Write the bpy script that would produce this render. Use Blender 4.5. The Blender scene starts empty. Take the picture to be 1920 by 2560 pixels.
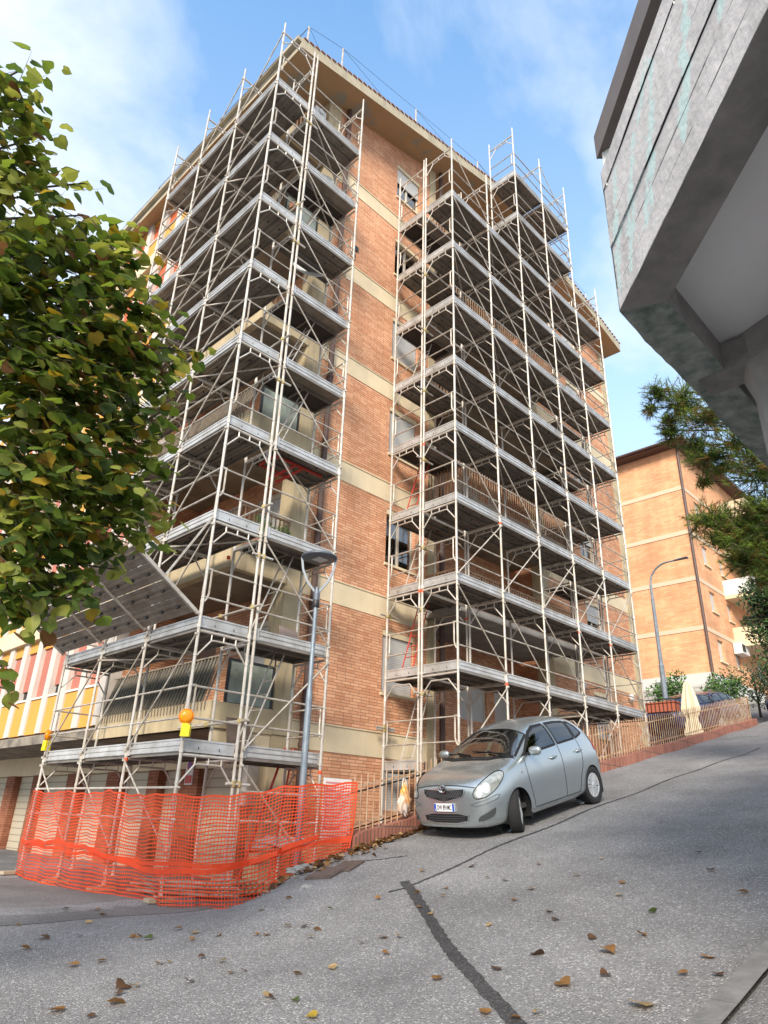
import bpy, bmesh, math, random
from math import sin, cos, pi, radians, exp, log, sqrt, atan2
from mathutils import Vector, Matrix
from mathutils.bvhtree import BVHTree
from mathutils.geometry import delaunay_2d_cdt
random.seed(11)
S = bpy.context.scene
COL = S.collection

# ------------------------------------------------------------------ camera
CAM = Vector((-5.9542, -10.2319, -0.9042))
yaw, pitch, roll, FPX = 0.7831, 0.4200, 0.0342, 1721.83
f_ = Vector((cos(pitch)*cos(yaw), cos(pitch)*sin(yaw), sin(pitch)))
r0 = Vector((sin(yaw), -cos(yaw), 0)); u0 = r0.cross(f_)
r_ = r0*cos(roll) + u0*sin(roll); u_ = -r0*sin(roll) + u0*cos(roll)
cam = bpy.data.cameras.new('camera'); co = bpy.data.objects.new('camera', cam); COL.objects.link(co)
m = Matrix.Identity(4)
for i in range(3):
    m[i][0] = r_[i]; m[i][1] = u_[i]; m[i][2] = -f_[i]; m[i][3] = CAM[i]
co.matrix_world = m
cam.sensor_fit = 'HORIZONTAL'; cam.sensor_width = 36; cam.lens = FPX/1920*36
cam.clip_start = 0.05; cam.clip_end = 2000
S.camera = co
S.render.resolution_x = 768; S.render.resolution_y = 1024

# ------------------------------------------------------------------ sky and sun
SUN = Vector((-0.72, -0.46, 0.50)).normalized()
w = bpy.data.worlds.new('World'); S.world = w; w.use_nodes = True
nt = w.node_tree; nt.nodes.clear()
def N(nt, t, **k):
    n = nt.nodes.new(t)
    for a, b in k.items():
        if a in n.inputs.keys() if isinstance(a, str) and not hasattr(n, a) else False: n.inputs[a].default_value = b
        else: setattr(n, a, b)
    return n
sky = nt.nodes.new('ShaderNodeTexSky'); sky.sky_type = 'NISHITA'; sky.sun_disc = False
sky.sun_elevation = math.asin(SUN.z); sky.sun_rotation = atan2(SUN.x, SUN.y)
sky.air_density = 1.0; sky.dust_density = 0.3; sky.ozone_density = 1.5
tc = nt.nodes.new('ShaderNodeTexCoord')
mp = nt.nodes.new('ShaderNodeMapping'); mp.inputs['Scale'].default_value = (1.0, 1.0, 1.7)
mp.inputs['Location'].default_value = (0.42, 0.45, 0.2)
nt.links.new(tc.outputs['Generated'], mp.inputs['Vector'])
n1 = nt.nodes.new('ShaderNodeTexNoise'); n1.inputs['Scale'].default_value = 1.7; n1.inputs['Detail'].default_value = 7
n1.inputs['Roughness'].default_value = 0.56; n1.inputs['Distortion'].default_value = 0.35
nt.links.new(mp.outputs[0], n1.inputs['Vector'])
cr = nt.nodes.new('ShaderNodeValToRGB'); cr.color_ramp.elements[0].position = 0.38; cr.color_ramp.elements[1].position = 0.60
nt.links.new(n1.outputs['Fac'], cr.inputs[0])
# more veil close to the horizon
sx = nt.nodes.new('ShaderNodeSeparateXYZ'); nt.links.new(tc.outputs['Generated'], sx.inputs[0])
mr = nt.nodes.new('ShaderNodeMapRange'); mr.inputs['From Min'].default_value = 0.0; mr.inputs['From Max'].default_value = 0.88
mr.inputs['To Min'].default_value = 1.0; mr.inputs['To Max'].default_value = 0.0
nt.links.new(sx.outputs['Z'], mr.inputs['Value'])
ad = nt.nodes.new('ShaderNodeMath'); ad.operation = 'ADD'; ad.use_clamp = True
nt.links.new(cr.outputs[0], ad.inputs[0]); nt.links.new(mr.outputs[0], ad.inputs[1])
mu = nt.nodes.new('ShaderNodeMath'); mu.operation = 'MULTIPLY_ADD'; mu.inputs[1].default_value = 0.80; mu.inputs[2].default_value = 0.14; mu.use_clamp = True
nt.links.new(ad.outputs[0], mu.inputs[0])
mx = nt.nodes.new('ShaderNodeMix'); mx.data_type = 'RGBA'
hs = nt.nodes.new('ShaderNodeHueSaturation'); hs.inputs['Saturation'].default_value = 1.3; hs.inputs['Hue'].default_value = 0.492; hs.inputs['Value'].default_value = 1.15; nt.links.new(sky.outputs[0], hs.inputs['Color'])
nt.links.new(mu.outputs[0], mx.inputs['Factor']); nt.links.new(hs.outputs[0], mx.inputs['A'])
mx.inputs['B'].default_value = (2.75, 2.95, 3.2, 1)
bg = nt.nodes.new('ShaderNodeBackground'); bg.inputs['Strength'].default_value = 0.128
nt.links.new(mx.outputs['Result'], bg.inputs['Color'])
wo = nt.nodes.new('ShaderNodeOutputWorld'); nt.links.new(bg.outputs[0], wo.inputs[0])

sl = bpy.data.lights.new('sun', 'SUN'); sl.energy = 1.85; sl.angle = radians(17); sl.color = (1.0, 0.90, 0.76)
so = bpy.data.objects.new('sun', sl); COL.objects.link(so)
so.rotation_euler = SUN.to_track_quat('Z', 'Y').to_euler(); so.location = (0, 0, 60)
vs = S.view_settings; vs.view_transform = 'Standard'; vs.look = 'None'; vs.gamma = 1; vs.exposure = 1.65

# ------------------------------------------------------------------ helpers
class MB:
    def __init__(s): s.v = []; s.f = []; s.mi = []; s.m = 0
    def quad(s, a, b, c, d):
        n = len(s.v); s.v += [tuple(a), tuple(b), tuple(c), tuple(d)]; s.f.append((n, n+1, n+2, n+3)); s.mi.append(s.m); return s
    def poly(s, pts):
        n = len(s.v); s.v += [tuple(p) for p in pts]; s.f.append(tuple(range(n, n+len(pts)))); s.mi.append(s.m); return s
    def box(s, x0, x1, y0, y1, z0, z1):
        n = len(s.v)
        s.v += [(x0,y0,z0),(x1,y0,z0),(x1,y1,z0),(x0,y1,z0),(x0,y0,z1),(x1,y0,z1),(x1,y1,z1),(x0,y1,z1)]
        s.f += [(n,n+3,n+2,n+1),(n+4,n+5,n+6,n+7),(n,n+1,n+5,n+4),(n+1,n+2,n+6,n+5),(n+2,n+3,n+7,n+6),(n+3,n,n+4,n+7)]
        s.mi += [s.m]*6; return s
    def tube(s, a, b, r=0.024, k=7, r2=None):
        a = Vector(a); b = Vector(b); d = b-a
        if d.length < 1e-6: return s
        d.normalize(); u = d.orthogonal().normalized(); w_ = d.cross(u); n = len(s.v); r2 = r if r2 is None else r2
        for p, rr in ((a, r), (b, r2)):
            for i in range(k):
                t = 2*pi*i/k; s.v.append(tuple(p+u*cos(t)*rr+w_*sin(t)*rr))
        for i in range(k):
            j = (i+1) % k; s.f.append((n+i, n+j, n+k+j, n+k+i)); s.mi.append(s.m)
        s.f.append(tuple(n+i for i in range(k-1, -1, -1))); s.f.append(tuple(n+k+i for i in range(k))); s.mi += [s.m]*2
        return s
    def path(s, pts, r=0.024, k=7):
        for a, b in zip(pts, pts[1:]): s.tube(a, b, r, k)
        return s
    def beam(s, a, b, wd, ht, up=(0, 0, 1)):
        a = Vector(a); b = Vector(b); d = (b-a).normalized(); up = Vector(up)
        sd = d.cross(up).normalized(); up = sd.cross(d).normalized(); n = len(s.v)
        for p in (a, b):
            for q, t in ((-1,-1),(1,-1),(1,1),(-1,1)): s.v.append(tuple(p+sd*q*wd/2+up*t*ht/2))
        s.f += [(n,n+3,n+2,n+1),(n+4,n+5,n+6,n+7),(n,n+1,n+5,n+4),(n+1,n+2,n+6,n+5),(n+2,n+3,n+7,n+6),(n+3,n,n+4,n+7)]
        s.mi += [s.m]*6; return s
    def prism(s, pts, a, b):   # pts: closed 2D outline placed by functions a (one end) and b (other end)
        n = len(s.v); k = len(pts)
        s.v += [tuple(a(*p)) for p in pts] + [tuple(b(*p)) for p in pts]
        for i in range(k):
            j = (i+1) % k; s.f.append((n+i, n+j, n+k+j, n+k+i)); s.mi.append(s.m)
        s.f.append(tuple(n+i for i in range(k-1, -1, -1))); s.f.append(tuple(n+k+i for i in range(k))); s.mi += [s.m]*2
        return s
    def lathe(s, prof, c=(0, 0, 0), k=20, ax='z'):
        n = len(s.v); c = Vector(c)
        for r, h in prof:
            for i in range(k):
                t = 2*pi*i/k
                p = {'z': (r*cos(t), r*sin(t), h), 'y': (r*cos(t), h, r*sin(t)), 'x': (h, r*cos(t), r*sin(t))}[ax]
                s.v.append(tuple(c+Vector(p)))
        for q in range(len(prof)-1):
            for i in range(k):
                j = (i+1) % k; s.f.append((n+q*k+i, n+q*k+j, n+(q+1)*k+j, n+(q+1)*k+i)); s.mi.append(s.m)
        return s
    def mesh(s, name, mats, smooth=False):
        me = bpy.data.meshes.new(name); me.from_pydata(s.v, [], s.f)
        for mt in (mats if isinstance(mats, (list, tuple)) else [mats]): me.materials.append(mt)
        me.polygons.foreach_set('material_index', s.mi)
        if smooth: me.polygons.foreach_set('use_smooth', [True]*len(me.polygons))
        me.update(); return me
    def build(s, name, mats, parent=None, smooth=False, **k):
        return link(name, s.mesh(name, mats, smooth), parent, **k)
def link(name, me, parent=None, loc=(0, 0, 0), rz=0, **k):
    o = bpy.data.objects.new(name, me); COL.objects.link(o)
    if parent is not None: o.parent = parent
    o.location = loc
    if rz: o.rotation_euler = (0, 0, rz)
    for a, b in k.items(): o[a] = b
    return o
def thing(name, label, cat, loc=(0, 0, 0), rz=0, group=None):
    o = link(name, None, None, loc, rz, label=label, category=cat)
    if group: o['group'] = group
    return o
def tag(o, label, cat, group=None):
    o['label'] = label; o['category'] = cat
    if group: o['group'] = group
    return o
def smooth_auto(o, ang=40):
    me = o.data
    bm = bmesh.new(); bm.from_mesh(me); bmesh.ops.recalc_face_normals(bm, faces=bm.faces)
    for e in bm.edges:
        if len(e.link_faces) == 2 and e.calc_face_angle(0) > radians(ang): e.smooth = False
    for f in bm.faces: f.smooth = True
    bm.to_mesh(me); bm.free(); return o

# ------------------------------------------------------------------ materials
def mat(name, col, rough=0.7, metal=0.0, var=0.0, vscale=3.0, col2=None, bump=0.0, bscale=40.0, streak=0.0, streakcol=(0.08, 0.07, 0.06), spec=0.5, trans=0.0, detail=6):
    m = bpy.data.materials.new(name); m.use_nodes = True; nt = m.node_tree; L = nt.links.new
    b = nt.nodes['Principled BSDF']; b.inputs['Roughness'].default_value = rough; b.inputs['Metallic'].default_value = metal
    b.inputs['Specular IOR Level'].default_value = spec
    if trans: b.inputs['Transmission Weight'].default_value = trans
    c = (*col, 1); b.inputs['Base Color'].default_value = c
    if var or col2 or bump or streak:
        tc = nt.nodes.new('ShaderNodeTexCoord')
        geo = nt.nodes.new('ShaderNodeNewGeometry')
        last = None
        if var or col2:
            n = nt.nodes.new('ShaderNodeTexNoise'); n.inputs['Scale'].default_value = vscale; n.inputs['Detail'].default_value = detail
            n.inputs['Roughness'].default_value = 0.62
            L(geo.outputs['Position'], n.inputs['Vector'])
            r = nt.nodes.new('ShaderNodeValToRGB'); r.color_ramp.elements[0].position = 0.32; r.color_ramp.elements[1].position = 0.68
            k = 1-var
            c2 = col2 if col2 else tuple(x*k for x in col)
            r.color_ramp.elements[0].color = (*c2, 1); r.color_ramp.elements[1].color = c
            L(n.outputs['Fac'], r.inputs[0]); last = r.outputs[0]
        if streak:
            mpn = nt.nodes.new('ShaderNodeMapping'); mpn.inputs['Scale'].default_value = (2.6, 2.6, 0.35)
            L(geo.outputs['Position'], mpn.inputs['Vector'])
            n = nt.nodes.new('ShaderNodeTexNoise'); n.inputs['Scale'].default_value = 1.6; n.inputs['Detail'].default_value = 8; n.inputs['Roughness'].default_value = 0.7
            L(mpn.outputs[0], n.inputs['Vector'])
            r = nt.nodes.new('ShaderNodeMapRange'); r.inputs['From Min'].default_value = 0.52; r.inputs['From Max'].default_value = 0.78
            r.inputs['To Max'].default_value = streak; L(n.outputs['Fac'], r.inputs['Value'])
            mm = nt.nodes.new('ShaderNodeMix'); mm.data_type = 'RGBA'; L(r.outputs[0], mm.inputs['Factor'])
            if last: L(last, mm.inputs['A'])
            else: mm.inputs['A'].default_value = c
            mm.inputs['B'].default_value = (*streakcol, 1); last = mm.outputs['Result']
        if last: L(last, b.inputs['Base Color'])
        if bump:
            n = nt.nodes.new('ShaderNodeTexNoise'); n.inputs['Scale'].default_value = bscale; n.inputs['Detail'].default_value = 5
            L(geo.outputs['Position'], n.inputs['Vector'])
            bp = nt.nodes.new('ShaderNodeBump'); bp.inputs['Strength'].default_value = bump; bp.inputs['Distance'].default_value = 0.02
            L(n.outputs['Fac'], bp.inputs['Height']); L(bp.outputs[0], b.inputs['Normal'])
    return m
def brickmat(name, c1, c2, mortar, bw=0.26, rh=0.068, ms=0.006, bumpst=0.5, patch=0.25):
    m = bpy.data.materials.new(name); m.use_nodes = True; nt = m.node_tree; L = nt.links.new
    b = nt.nodes['Principled BSDF']; b.inputs['Roughness'].default_value = 0.85; b.inputs['Specular IOR Level'].default_value = 0.25
    geo = nt.nodes.new('ShaderNodeNewGeometry'); sp = nt.nodes.new('ShaderNodeSeparateXYZ'); L(geo.outputs['Position'], sp.inputs[0])
    ad = nt.nodes.new('ShaderNodeMath'); ad.operation = 'ADD'; L(sp.outputs[0], ad.inputs[0]); L(sp.outputs[1], ad.inputs[1])
    cb = nt.nodes.new('ShaderNodeCombineXYZ'); L(ad.outputs[0], cb.inputs[0]); L(sp.outputs[2], cb.inputs[1])
    br = nt.nodes.new('ShaderNodeTexBrick'); br.inputs['Scale'].default_value = 1; br.inputs['Brick Width'].default_value = bw
    br.inputs['Row Height'].default_value = rh; br.inputs['Mortar Size'].default_value = ms; br.inputs['Mortar Smooth'].default_value = 0.15
    br.inputs['Bias'].default_value = -0.1
    br.inputs['Color1'].default_value = (*c1, 1); br.inputs['Color2'].default_value = (*c2, 1); br.inputs['Mortar'].default_value = (*mortar, 1)
    br.offset = 0.37; br.offset_frequency = 3; br.squash = 1.3; br.squash_frequency = 5
    L(cb.outputs[0], br.inputs['Vector'])
    n = nt.nodes.new('ShaderNodeTexNoise'); n.inputs['Scale'].default_value = 0.55; n.inputs['Detail'].default_value = 6
    L(geo.outputs['Position'], n.inputs['Vector'])
    r = nt.nodes.new('ShaderNodeMapRange'); r.inputs['From Min'].default_value = 0.3; r.inputs['From Max'].default_value = 0.7
    r.inputs['To Min'].default_value = 1-patch; r.inputs['To Max'].default_value = 1.08; L(n.outputs['Fac'], r.inputs['Value'])
    vm = nt.nodes.new('ShaderNodeVectorMath'); vm.operation = 'SCALE'; L(br.outputs['Color'], vm.inputs[0]); L(r.outputs[0], vm.inputs['Scale'])
    L(vm.outputs[0], b.inputs['Base Color'])
    mpn = nt.nodes.new('ShaderNodeMapping'); mpn.inputs['Scale'].default_value = (1.4, 1.4, 0.18); L(geo.outputs['Position'], mpn.inputs['Vector'])
    n2 = nt.nodes.new('ShaderNodeTexNoise'); n2.inputs['Scale'].default_value = 1.2; n2.inputs['Detail'].default_value = 7; L(mpn.outputs[0], n2.inputs['Vector'])
    r2 = nt.nodes.new('ShaderNodeMapRange'); r2.inputs['From Min'].default_value = 0.35; r2.inputs['From Max'].default_value = 0.62; r2.inputs['To Min'].default_value = 0.86; L(n2.outputs['Fac'], r2.inputs['Value'])
    vm2 = nt.nodes.new('ShaderNodeVectorMath'); vm2.operation = 'SCALE'; L(vm.outputs[0], vm2.inputs[0]); L(r2.outputs[0], vm2.inputs['Scale']); L(vm2.outputs[0], b.inputs['Base Color'])
    bp = nt.nodes.new('ShaderNodeBump'); bp.inputs['Strength'].default_value = bumpst; bp.inputs['Distance'].default_value = 0.008; bp.invert = True
    L(br.outputs['Fac'], bp.inputs['Height']); L(bp.outputs[0], b.inputs['Normal'])
    return m
M = {}
M['brick'] = brickmat('brick', (0.84, 0.46, 0.27), (0.64, 0.285, 0.15), (0.28, 0.15, 0.10), ms=0.006)
M['brick_pier_shaded'] = brickmat('pier_brick_shaded', (0.36, 0.15, 0.085), (0.26, 0.09, 0.05), (0.12, 0.06, 0.04))  # red-brown garage piers, darkened to paint in the shade under the balconies
M['brick_far'] = brickmat('brick_far', (0.85, 0.46, 0.25), (0.74, 0.35, 0.17), (0.58, 0.33, 0.20), bw=0.5, rh=0.13, ms=0.012)
M['cream'] = mat('cream_paint', (0.74, 0.61, 0.41), 0.85, var=0.16, vscale=1.3, streak=0.25, streakcol=(0.24, 0.19, 0.12), bump=0.15, bscale=25)
M['column'] = mat('column_paint', (0.56, 0.45, 0.28), 0.85, var=0.3, vscale=1.6, streak=0.95, streakcol=(0.10, 0.085, 0.07))
M['soffit'] = mat('soffit', (0.45, 0.29, 0.155), 0.9, col2=(0.37, 0.235, 0.12), vscale=0.5, streak=0.0)
M['stain'] = mat('damp_plaster', (0.29, 0.275, 0.23), 0.95, var=0.5, vscale=5, bump=0.5, bscale=14)
M['fascia'] = mat('fascia', (0.46, 0.40, 0.29), 0.9, var=0.25, vscale=2.2, streak=0.5, bump=0.2)
M['galv'] = mat('galvanised', (0.66, 0.63, 0.585), 0.5, 0.35, col2=(0.46, 0.40, 0.33), vscale=4)
M['galv_dirty'] = mat('galvanised_worn', (0.60, 0.56, 0.50), 0.55, 0.35, col2=(0.34, 0.28, 0.22), vscale=5)
M['deck'] = mat('deck_steel', (0.29, 0.262, 0.232), 0.5, 0.4, col2=(0.165, 0.138, 0.112), vscale=2.5)
M['toe'] = mat('toe_board', (0.64, 0.64, 0.64), 0.45, 0.45, col2=(0.40, 0.38, 0.35), vscale=2.2, streak=0.3)
M['ply'] = mat('dark_plywood', (0.045, 0.035, 0.03), 0.8, var=0.4, vscale=3)
M['fitting'] = mat('brass_fitting', (0.46, 0.36, 0.16), 0.5, 0.6)
M['red'] = mat('red_paint', (0.55, 0.05, 0.03), 0.5, var=0.2)
M['redband'] = mat('red_band', (0.75, 0.10, 0.03), 0.5)
M['white'] = mat('white_paint', (0.72, 0.71, 0.68), 0.7, var=0.12, vscale=2, streak=0.25)
M['balcony_cream'] = mat('balcony_cream', (0.56, 0.455, 0.29), 0.9, var=0.25, vscale=1.6, streak=0.6, streakcol=(0.16, 0.13, 0.09), bump=0.2)
M['slab'] = mat('stained_shaded_slab', (0.33, 0.27, 0.19), 0.95, col2=(0.17, 0.14, 0.11), vscale=1.3)  # stained soffit, with the shade inside the balconies painted into its colour
M['frame'] = mat('window_frame', (0.62, 0.56, 0.46), 0.6, var=0.1)
M['brown'] = mat('brown_pipe', (0.10, 0.055, 0.045), 0.55, var=0.3, vscale=2)
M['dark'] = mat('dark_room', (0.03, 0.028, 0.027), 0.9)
M['black'] = mat('black_metal', (0.02, 0.02, 0.022), 0.5)
def shutmat(name, c, pitch_=0.055):
    m = mat(name, c, 0.6); nt = m.node_tree; L = nt.links.new; b = nt.nodes['Principled BSDF']
    geo = nt.nodes.new('ShaderNodeNewGeometry'); sp = nt.nodes.new('ShaderNodeSeparateXYZ'); L(geo.outputs['Position'], sp.inputs[0])
    a = nt.nodes.new('ShaderNodeMath'); a.operation = 'DIVIDE'; a.inputs[1].default_value = pitch_; L(sp.outputs[2], a.inputs[0])
    fr = nt.nodes.new('ShaderNodeMath'); fr.operation = 'FRACT'; L(a.outputs[0], fr.inputs[0])
    r = nt.nodes.new('ShaderNodeValToRGB'); e = r.color_ramp.elements
    e[0].position = 0.0; e[0].color = (c[0]*0.35, c[1]*0.35, c[2]*0.35, 1); e[1].position = 0.2; e[1].color = (*c, 1)
    L(fr.outputs[0], r.inputs[0]); L(r.outputs[0], b.inputs['Base Color'])
    bp = nt.nodes.new('ShaderNodeBump'); bp.inputs['Distance'].default_value = 0.012; bp.inputs['Strength'].default_value = 0.8
    L(fr.outputs[0], bp.inputs['Height']); L(bp.outputs[0], b.inputs['Normal']); return m
M['shutter'] = shutmat('white_shutter', (0.60, 0.59, 0.56))
M['shutter_red'] = shutmat('red_shutter', (0.52, 0.18, 0.13))
M['shutter_orange'] = shutmat('orange_shutter', (0.62, 0.13, 0.04))
M['shutter_brown'] = shutmat('brown_shutter', (0.20, 0.13, 0.10))
M['garage'] = shutmat('garage_slats', (0.46, 0.40, 0.30), 0.19)
M['yellow'] = mat('yellow_panel', (0.66, 0.33, 0.06), 0.8, var=0.1, vscale=1)
M['fin'] = mat('pale_fin', (0.62, 0.56, 0.50), 0.8, var=0.12, vscale=2, streak=0.2)
M['ledge'] = mat('dirty_ledge', (0.33, 0.28, 0.22), 0.95, col2=(0.09, 0.08, 0.07), vscale=1.8, bump=0.4, bscale=12)
def glassmat(name, tint, rough=0.06, alpha=0.35):
    m = bpy.data.materials.new(name); m.use_nodes = True; nt = m.node_tree; L = nt.links.new; nt.nodes.clear()
    tr = nt.nodes.new('ShaderNodeBsdfTransparent'); tr.inputs[0].default_value = (*tint, 1)
    gl = nt.nodes.new('ShaderNodeBsdfGlossy'); gl.inputs['Roughness'].default_value = rough; gl.inputs['Color'].default_value = (0.9, 0.95, 1, 1)
    fr = nt.nodes.new('ShaderNodeFresnel'); fr.inputs['IOR'].default_value = 1.5
    ma = nt.nodes.new('ShaderNodeMath'); ma.operation = 'MULTIPLY_ADD'; ma.inputs[1].default_value = 1.0; ma.inputs[2].default_value = alpha*0.2; ma.use_clamp = True
    L(fr.outputs[0], ma.inputs[0])
    mx = nt.nodes.new('ShaderNodeMixShader'); L(ma.outputs[0], mx.inputs[0]); L(tr.outputs[0], mx.inputs[1]); L(gl.outputs[0], mx.inputs[2])
    o = nt.nodes.new('ShaderNodeOutputMaterial'); L(mx.outputs[0], o.inputs[0]); return m
M['glass'] = glassmat('window_glass', (0.55, 0.6, 0.6), alpha=0.8)
M['carglass'] = glassmat('car_glass', (0.50, 0.56, 0.52), 0.02, alpha=0.35)
M['curtain'] = mat('curtain', (0.50, 0.56, 0.54), 0.9, col2=(0.30, 0.36, 0.36), vscale=9)
M['frost'] = mat('frosted_glass', (0.34, 0.38, 0.33), 0.35, col2=(0.16, 0.19, 0.16), vscale=2.2, bump=0.6, bscale=60)
M['tarp'] = mat('green_tarp', (0.008, 0.045, 0.045), 0.6, var=0.4, vscale=6, bump=0.3, bscale=9)
M['slat'] = mat('railing_slat', (0.30, 0.25, 0.19), 0.6, var=0.3, vscale=8)
M['rustrail'] = mat('rusty_rail', (0.40, 0.28, 0.18), 0.8, col2=(0.24, 0.12, 0.07), vscale=6)
M['wood'] = mat('pale_wood', (0.42, 0.34, 0.24), 0.85, var=0.3, vscale=6, bump=0.2)
M['concrete'] = mat('concrete', (0.33, 0.32, 0.31), 0.95, var=0.35, vscale=2.2, bump=0.4, bscale=30, streak=0.3)
M['tile'] = mat('roof_tile', (0.30, 0.12, 0.07), 0.9, var=0.4, vscale=8)
# ------------------------------------------------------------------ ground
def softp(t, w_=1.2): return w_*log(1+exp(t/w_)) if t/w_ < 40 else t
def road(x): return -2.4 + 0.2*(softp(x+3) - softp(x-48, 3))
def sstep(t): t = max(0, min(1, t)); return t*t*(3-2*t)
def gz(x, y):
    r = road(x)
    fl = -2.11 + (min(0, x+4)*0.03 if x > -30 else -0.78)
    q = sstep((x+1.0)/2.6); lo, hi = -3.4+q*1.74, -0.9-q*0.35
    g = r + (fl-r)*sstep((y-lo)/(hi-lo)) if x < 2.3005 else r
    n = 0.012*sin(x*2.1+y*1.3)+0.010*sin(y*3.7-x*0.9)
    return g + n
def yardz(x, y): 
    t = sstep((x-7)/8.0); return -2.13*(1-t) + (road(max(x, 8))-0.95)*t
def asphalt(name, base, peb, dark, k=1.0):
    m = bpy.data.materials.new(name); m.use_nodes = True; nt = m.node_tree; L = nt.links.new
    b = nt.nodes['Principled BSDF']; b.inputs['Roughness'].default_value = 0.8; b.inputs['Specular IOR Level'].default_value = 0.35
    geo = nt.nodes.new('ShaderNodeNewGeometry')
    vo = nt.nodes.new('ShaderNodeTexVoronoi'); vo.inputs['Scale'].default_value = 78; L(geo.outputs['Position'], vo.inputs['Vector'])
    wn = nt.nodes.new('ShaderNodeSeparateColor'); L(vo.outputs['Color'], wn.inputs[0])
    r = nt.nodes.new('ShaderNodeValToRGB'); e = r.color_ramp.elements
    e[0].position = 0.0; e[0].color = (*dark, 1); e[1].position = 0.62; e[1].color = (*base, 1)
    q = e.new(0.90); q.color = (*base, 1); q = e.new(0.93); q.color = (*peb, 1)
    L(wn.outputs[0], r.inputs[0])
    n = nt.nodes.new('ShaderNodeTexNoise'); n.inputs['Scale'].default_value = 0.8; n.inputs['Detail'].default_value = 9; n.inputs['Roughness'].default_value = 0.6
    L(geo.outputs['Position'], n.inputs['Vector'])
    mr = nt.nodes.new('ShaderNodeMapRange'); mr.inputs['From Min'].default_value = 0.3; mr.inputs['From Max'].default_value = 0.7
    mr.inputs['To Min'].default_value = 0.70*k; mr.inputs['To Max'].default_value = 1.20*k; L(n.outputs['Fac'], mr.inputs['Value'])
    vm = nt.nodes.new('ShaderNodeVectorMath'); vm.operation = 'SCALE'; L(r.outputs[0], vm.inputs[0]); L(mr.outputs[0], vm.inputs['Scale'])
    L(vm.outputs[0], b.inputs['Base Color'])
    n2 = nt.nodes.new('ShaderNodeTexNoise'); n2.inputs['Scale'].default_value = 90; n2.inputs['Detail'].default_value = 3; L(geo.outputs['Position'], n2.inputs['Vector'])
    ad = nt.nodes.new('ShaderNodeMath'); ad.operation = 'ADD'; L(vo.outputs['Distance'], ad.inputs[0]); L(n2.outputs['Fac'], ad.inputs[1])
    bp = nt.nodes.new('ShaderNodeBump'); bp.inputs['Strength'].default_value = 0.7; bp.inputs['Distance'].default_value = 0.012; bp.invert = True
    L(ad.outputs[0], bp.inputs['Height']); L(bp.outputs[0], b.inputs['Normal'])
    return m
M['asphalt'] = asphalt('asphalt', (0.235, 0.23, 0.23), (0.42, 0.41, 0.40), (0.14, 0.136, 0.138))
M['asphalt_smooth'] = asphalt('smooth_asphalt', (0.165, 0.16, 0.158), (0.25, 0.245, 0.24), (0.12, 0.118, 0.118))
M['patch'] = asphalt('tar_patch', (0.062, 0.06, 0.062), (0.11, 0.105, 0.10), (0.03, 0.03, 0.03))
def frange(a, b, n): return [a+(b-a)*i/n for i in range(n+1)]
def sheet(name, xs, ys, zf, mt, **k):
    v = [(x, y, zf(x, y)) for x in xs for y in ys]; ny = len(ys)
    f = [(i*ny+j, (i+1)*ny+j, (i+1)*ny+j+1, i*ny+j+1) for i in range(len(xs)-1) for j in range(ny-1)]
    me = bpy.data.meshes.new(name); me.from_pydata(v, [], f); me.materials.append(mt)
    me.polygons.foreach_set('use_smooth', [True]*len(f)); return link(name, me, None, **k)
xs = [-300, -120, -60, -30]+frange(-20, -9, 12)+frange(-8.8, 2.3, 70)
sheet('road', xs, [-300, -120, -60, -30, -18]+frange(-14, 1, 80)+frange(1.4, 24, 30)+[40, 90, 300], gz, M['asphalt'], kind='structure')
sheet('road', frange(2.301, 26, 90)+frange(27, 60, 20)+[80, 140, 300], [-300, -100, -50, -25, -18]+frange(-14, -1.45, 60), gz, M['asphalt'], kind='structure')
sheet('yard_ground', frange(2.3, 26, 60)+frange(27, 60, 16)+[100, 300], [-1.32, -1, 0, 1, 2, 4, 8, 14, 22, 40, 90, 300],
      lambda x, y: yardz(x, y) if x < 22 else yardz(x, y)+0.9*sstep((x-22)/4), M['asphalt_smooth'], kind='structure')
# smooth asphalt apron in front of the garages (a separate sheet on the road)
ap = [(-30, 4.2), (-12, 1.3), (-6, -0.2), (-2.0, -1.1), (0.0, -0.95), (1.2, -0.6), (2.28, -0.3)]
mb = MB()
for (x0, y0), (x1, y1) in zip(ap, ap[1:]):
    nx = max(1, int(abs(x1-x0)/0.4))
    for i in range(nx):
        a = x0+(x1-x0)*i/nx; b = x0+(x1-x0)*(i+1)/nx; ya = y0+(y1-y0)*i/nx; yb = y0+(y1-y0)*(i+1)/nx
        for j in range(14):
            t0, t1 = (j/14)**1.4, ((j+1)/14)**1.4
            p = lambda x, y: (x, y, gz(x, y)+0.004)
            mb.quad(p(a, ya+(24-ya)*t0), p(b, yb+(24-yb)*t0), p(b, yb+(24-yb)*t1), p(a, ya+(24-ya)*t1))
mb.build('forecourt', M['asphalt_smooth'], kind='structure')
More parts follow.
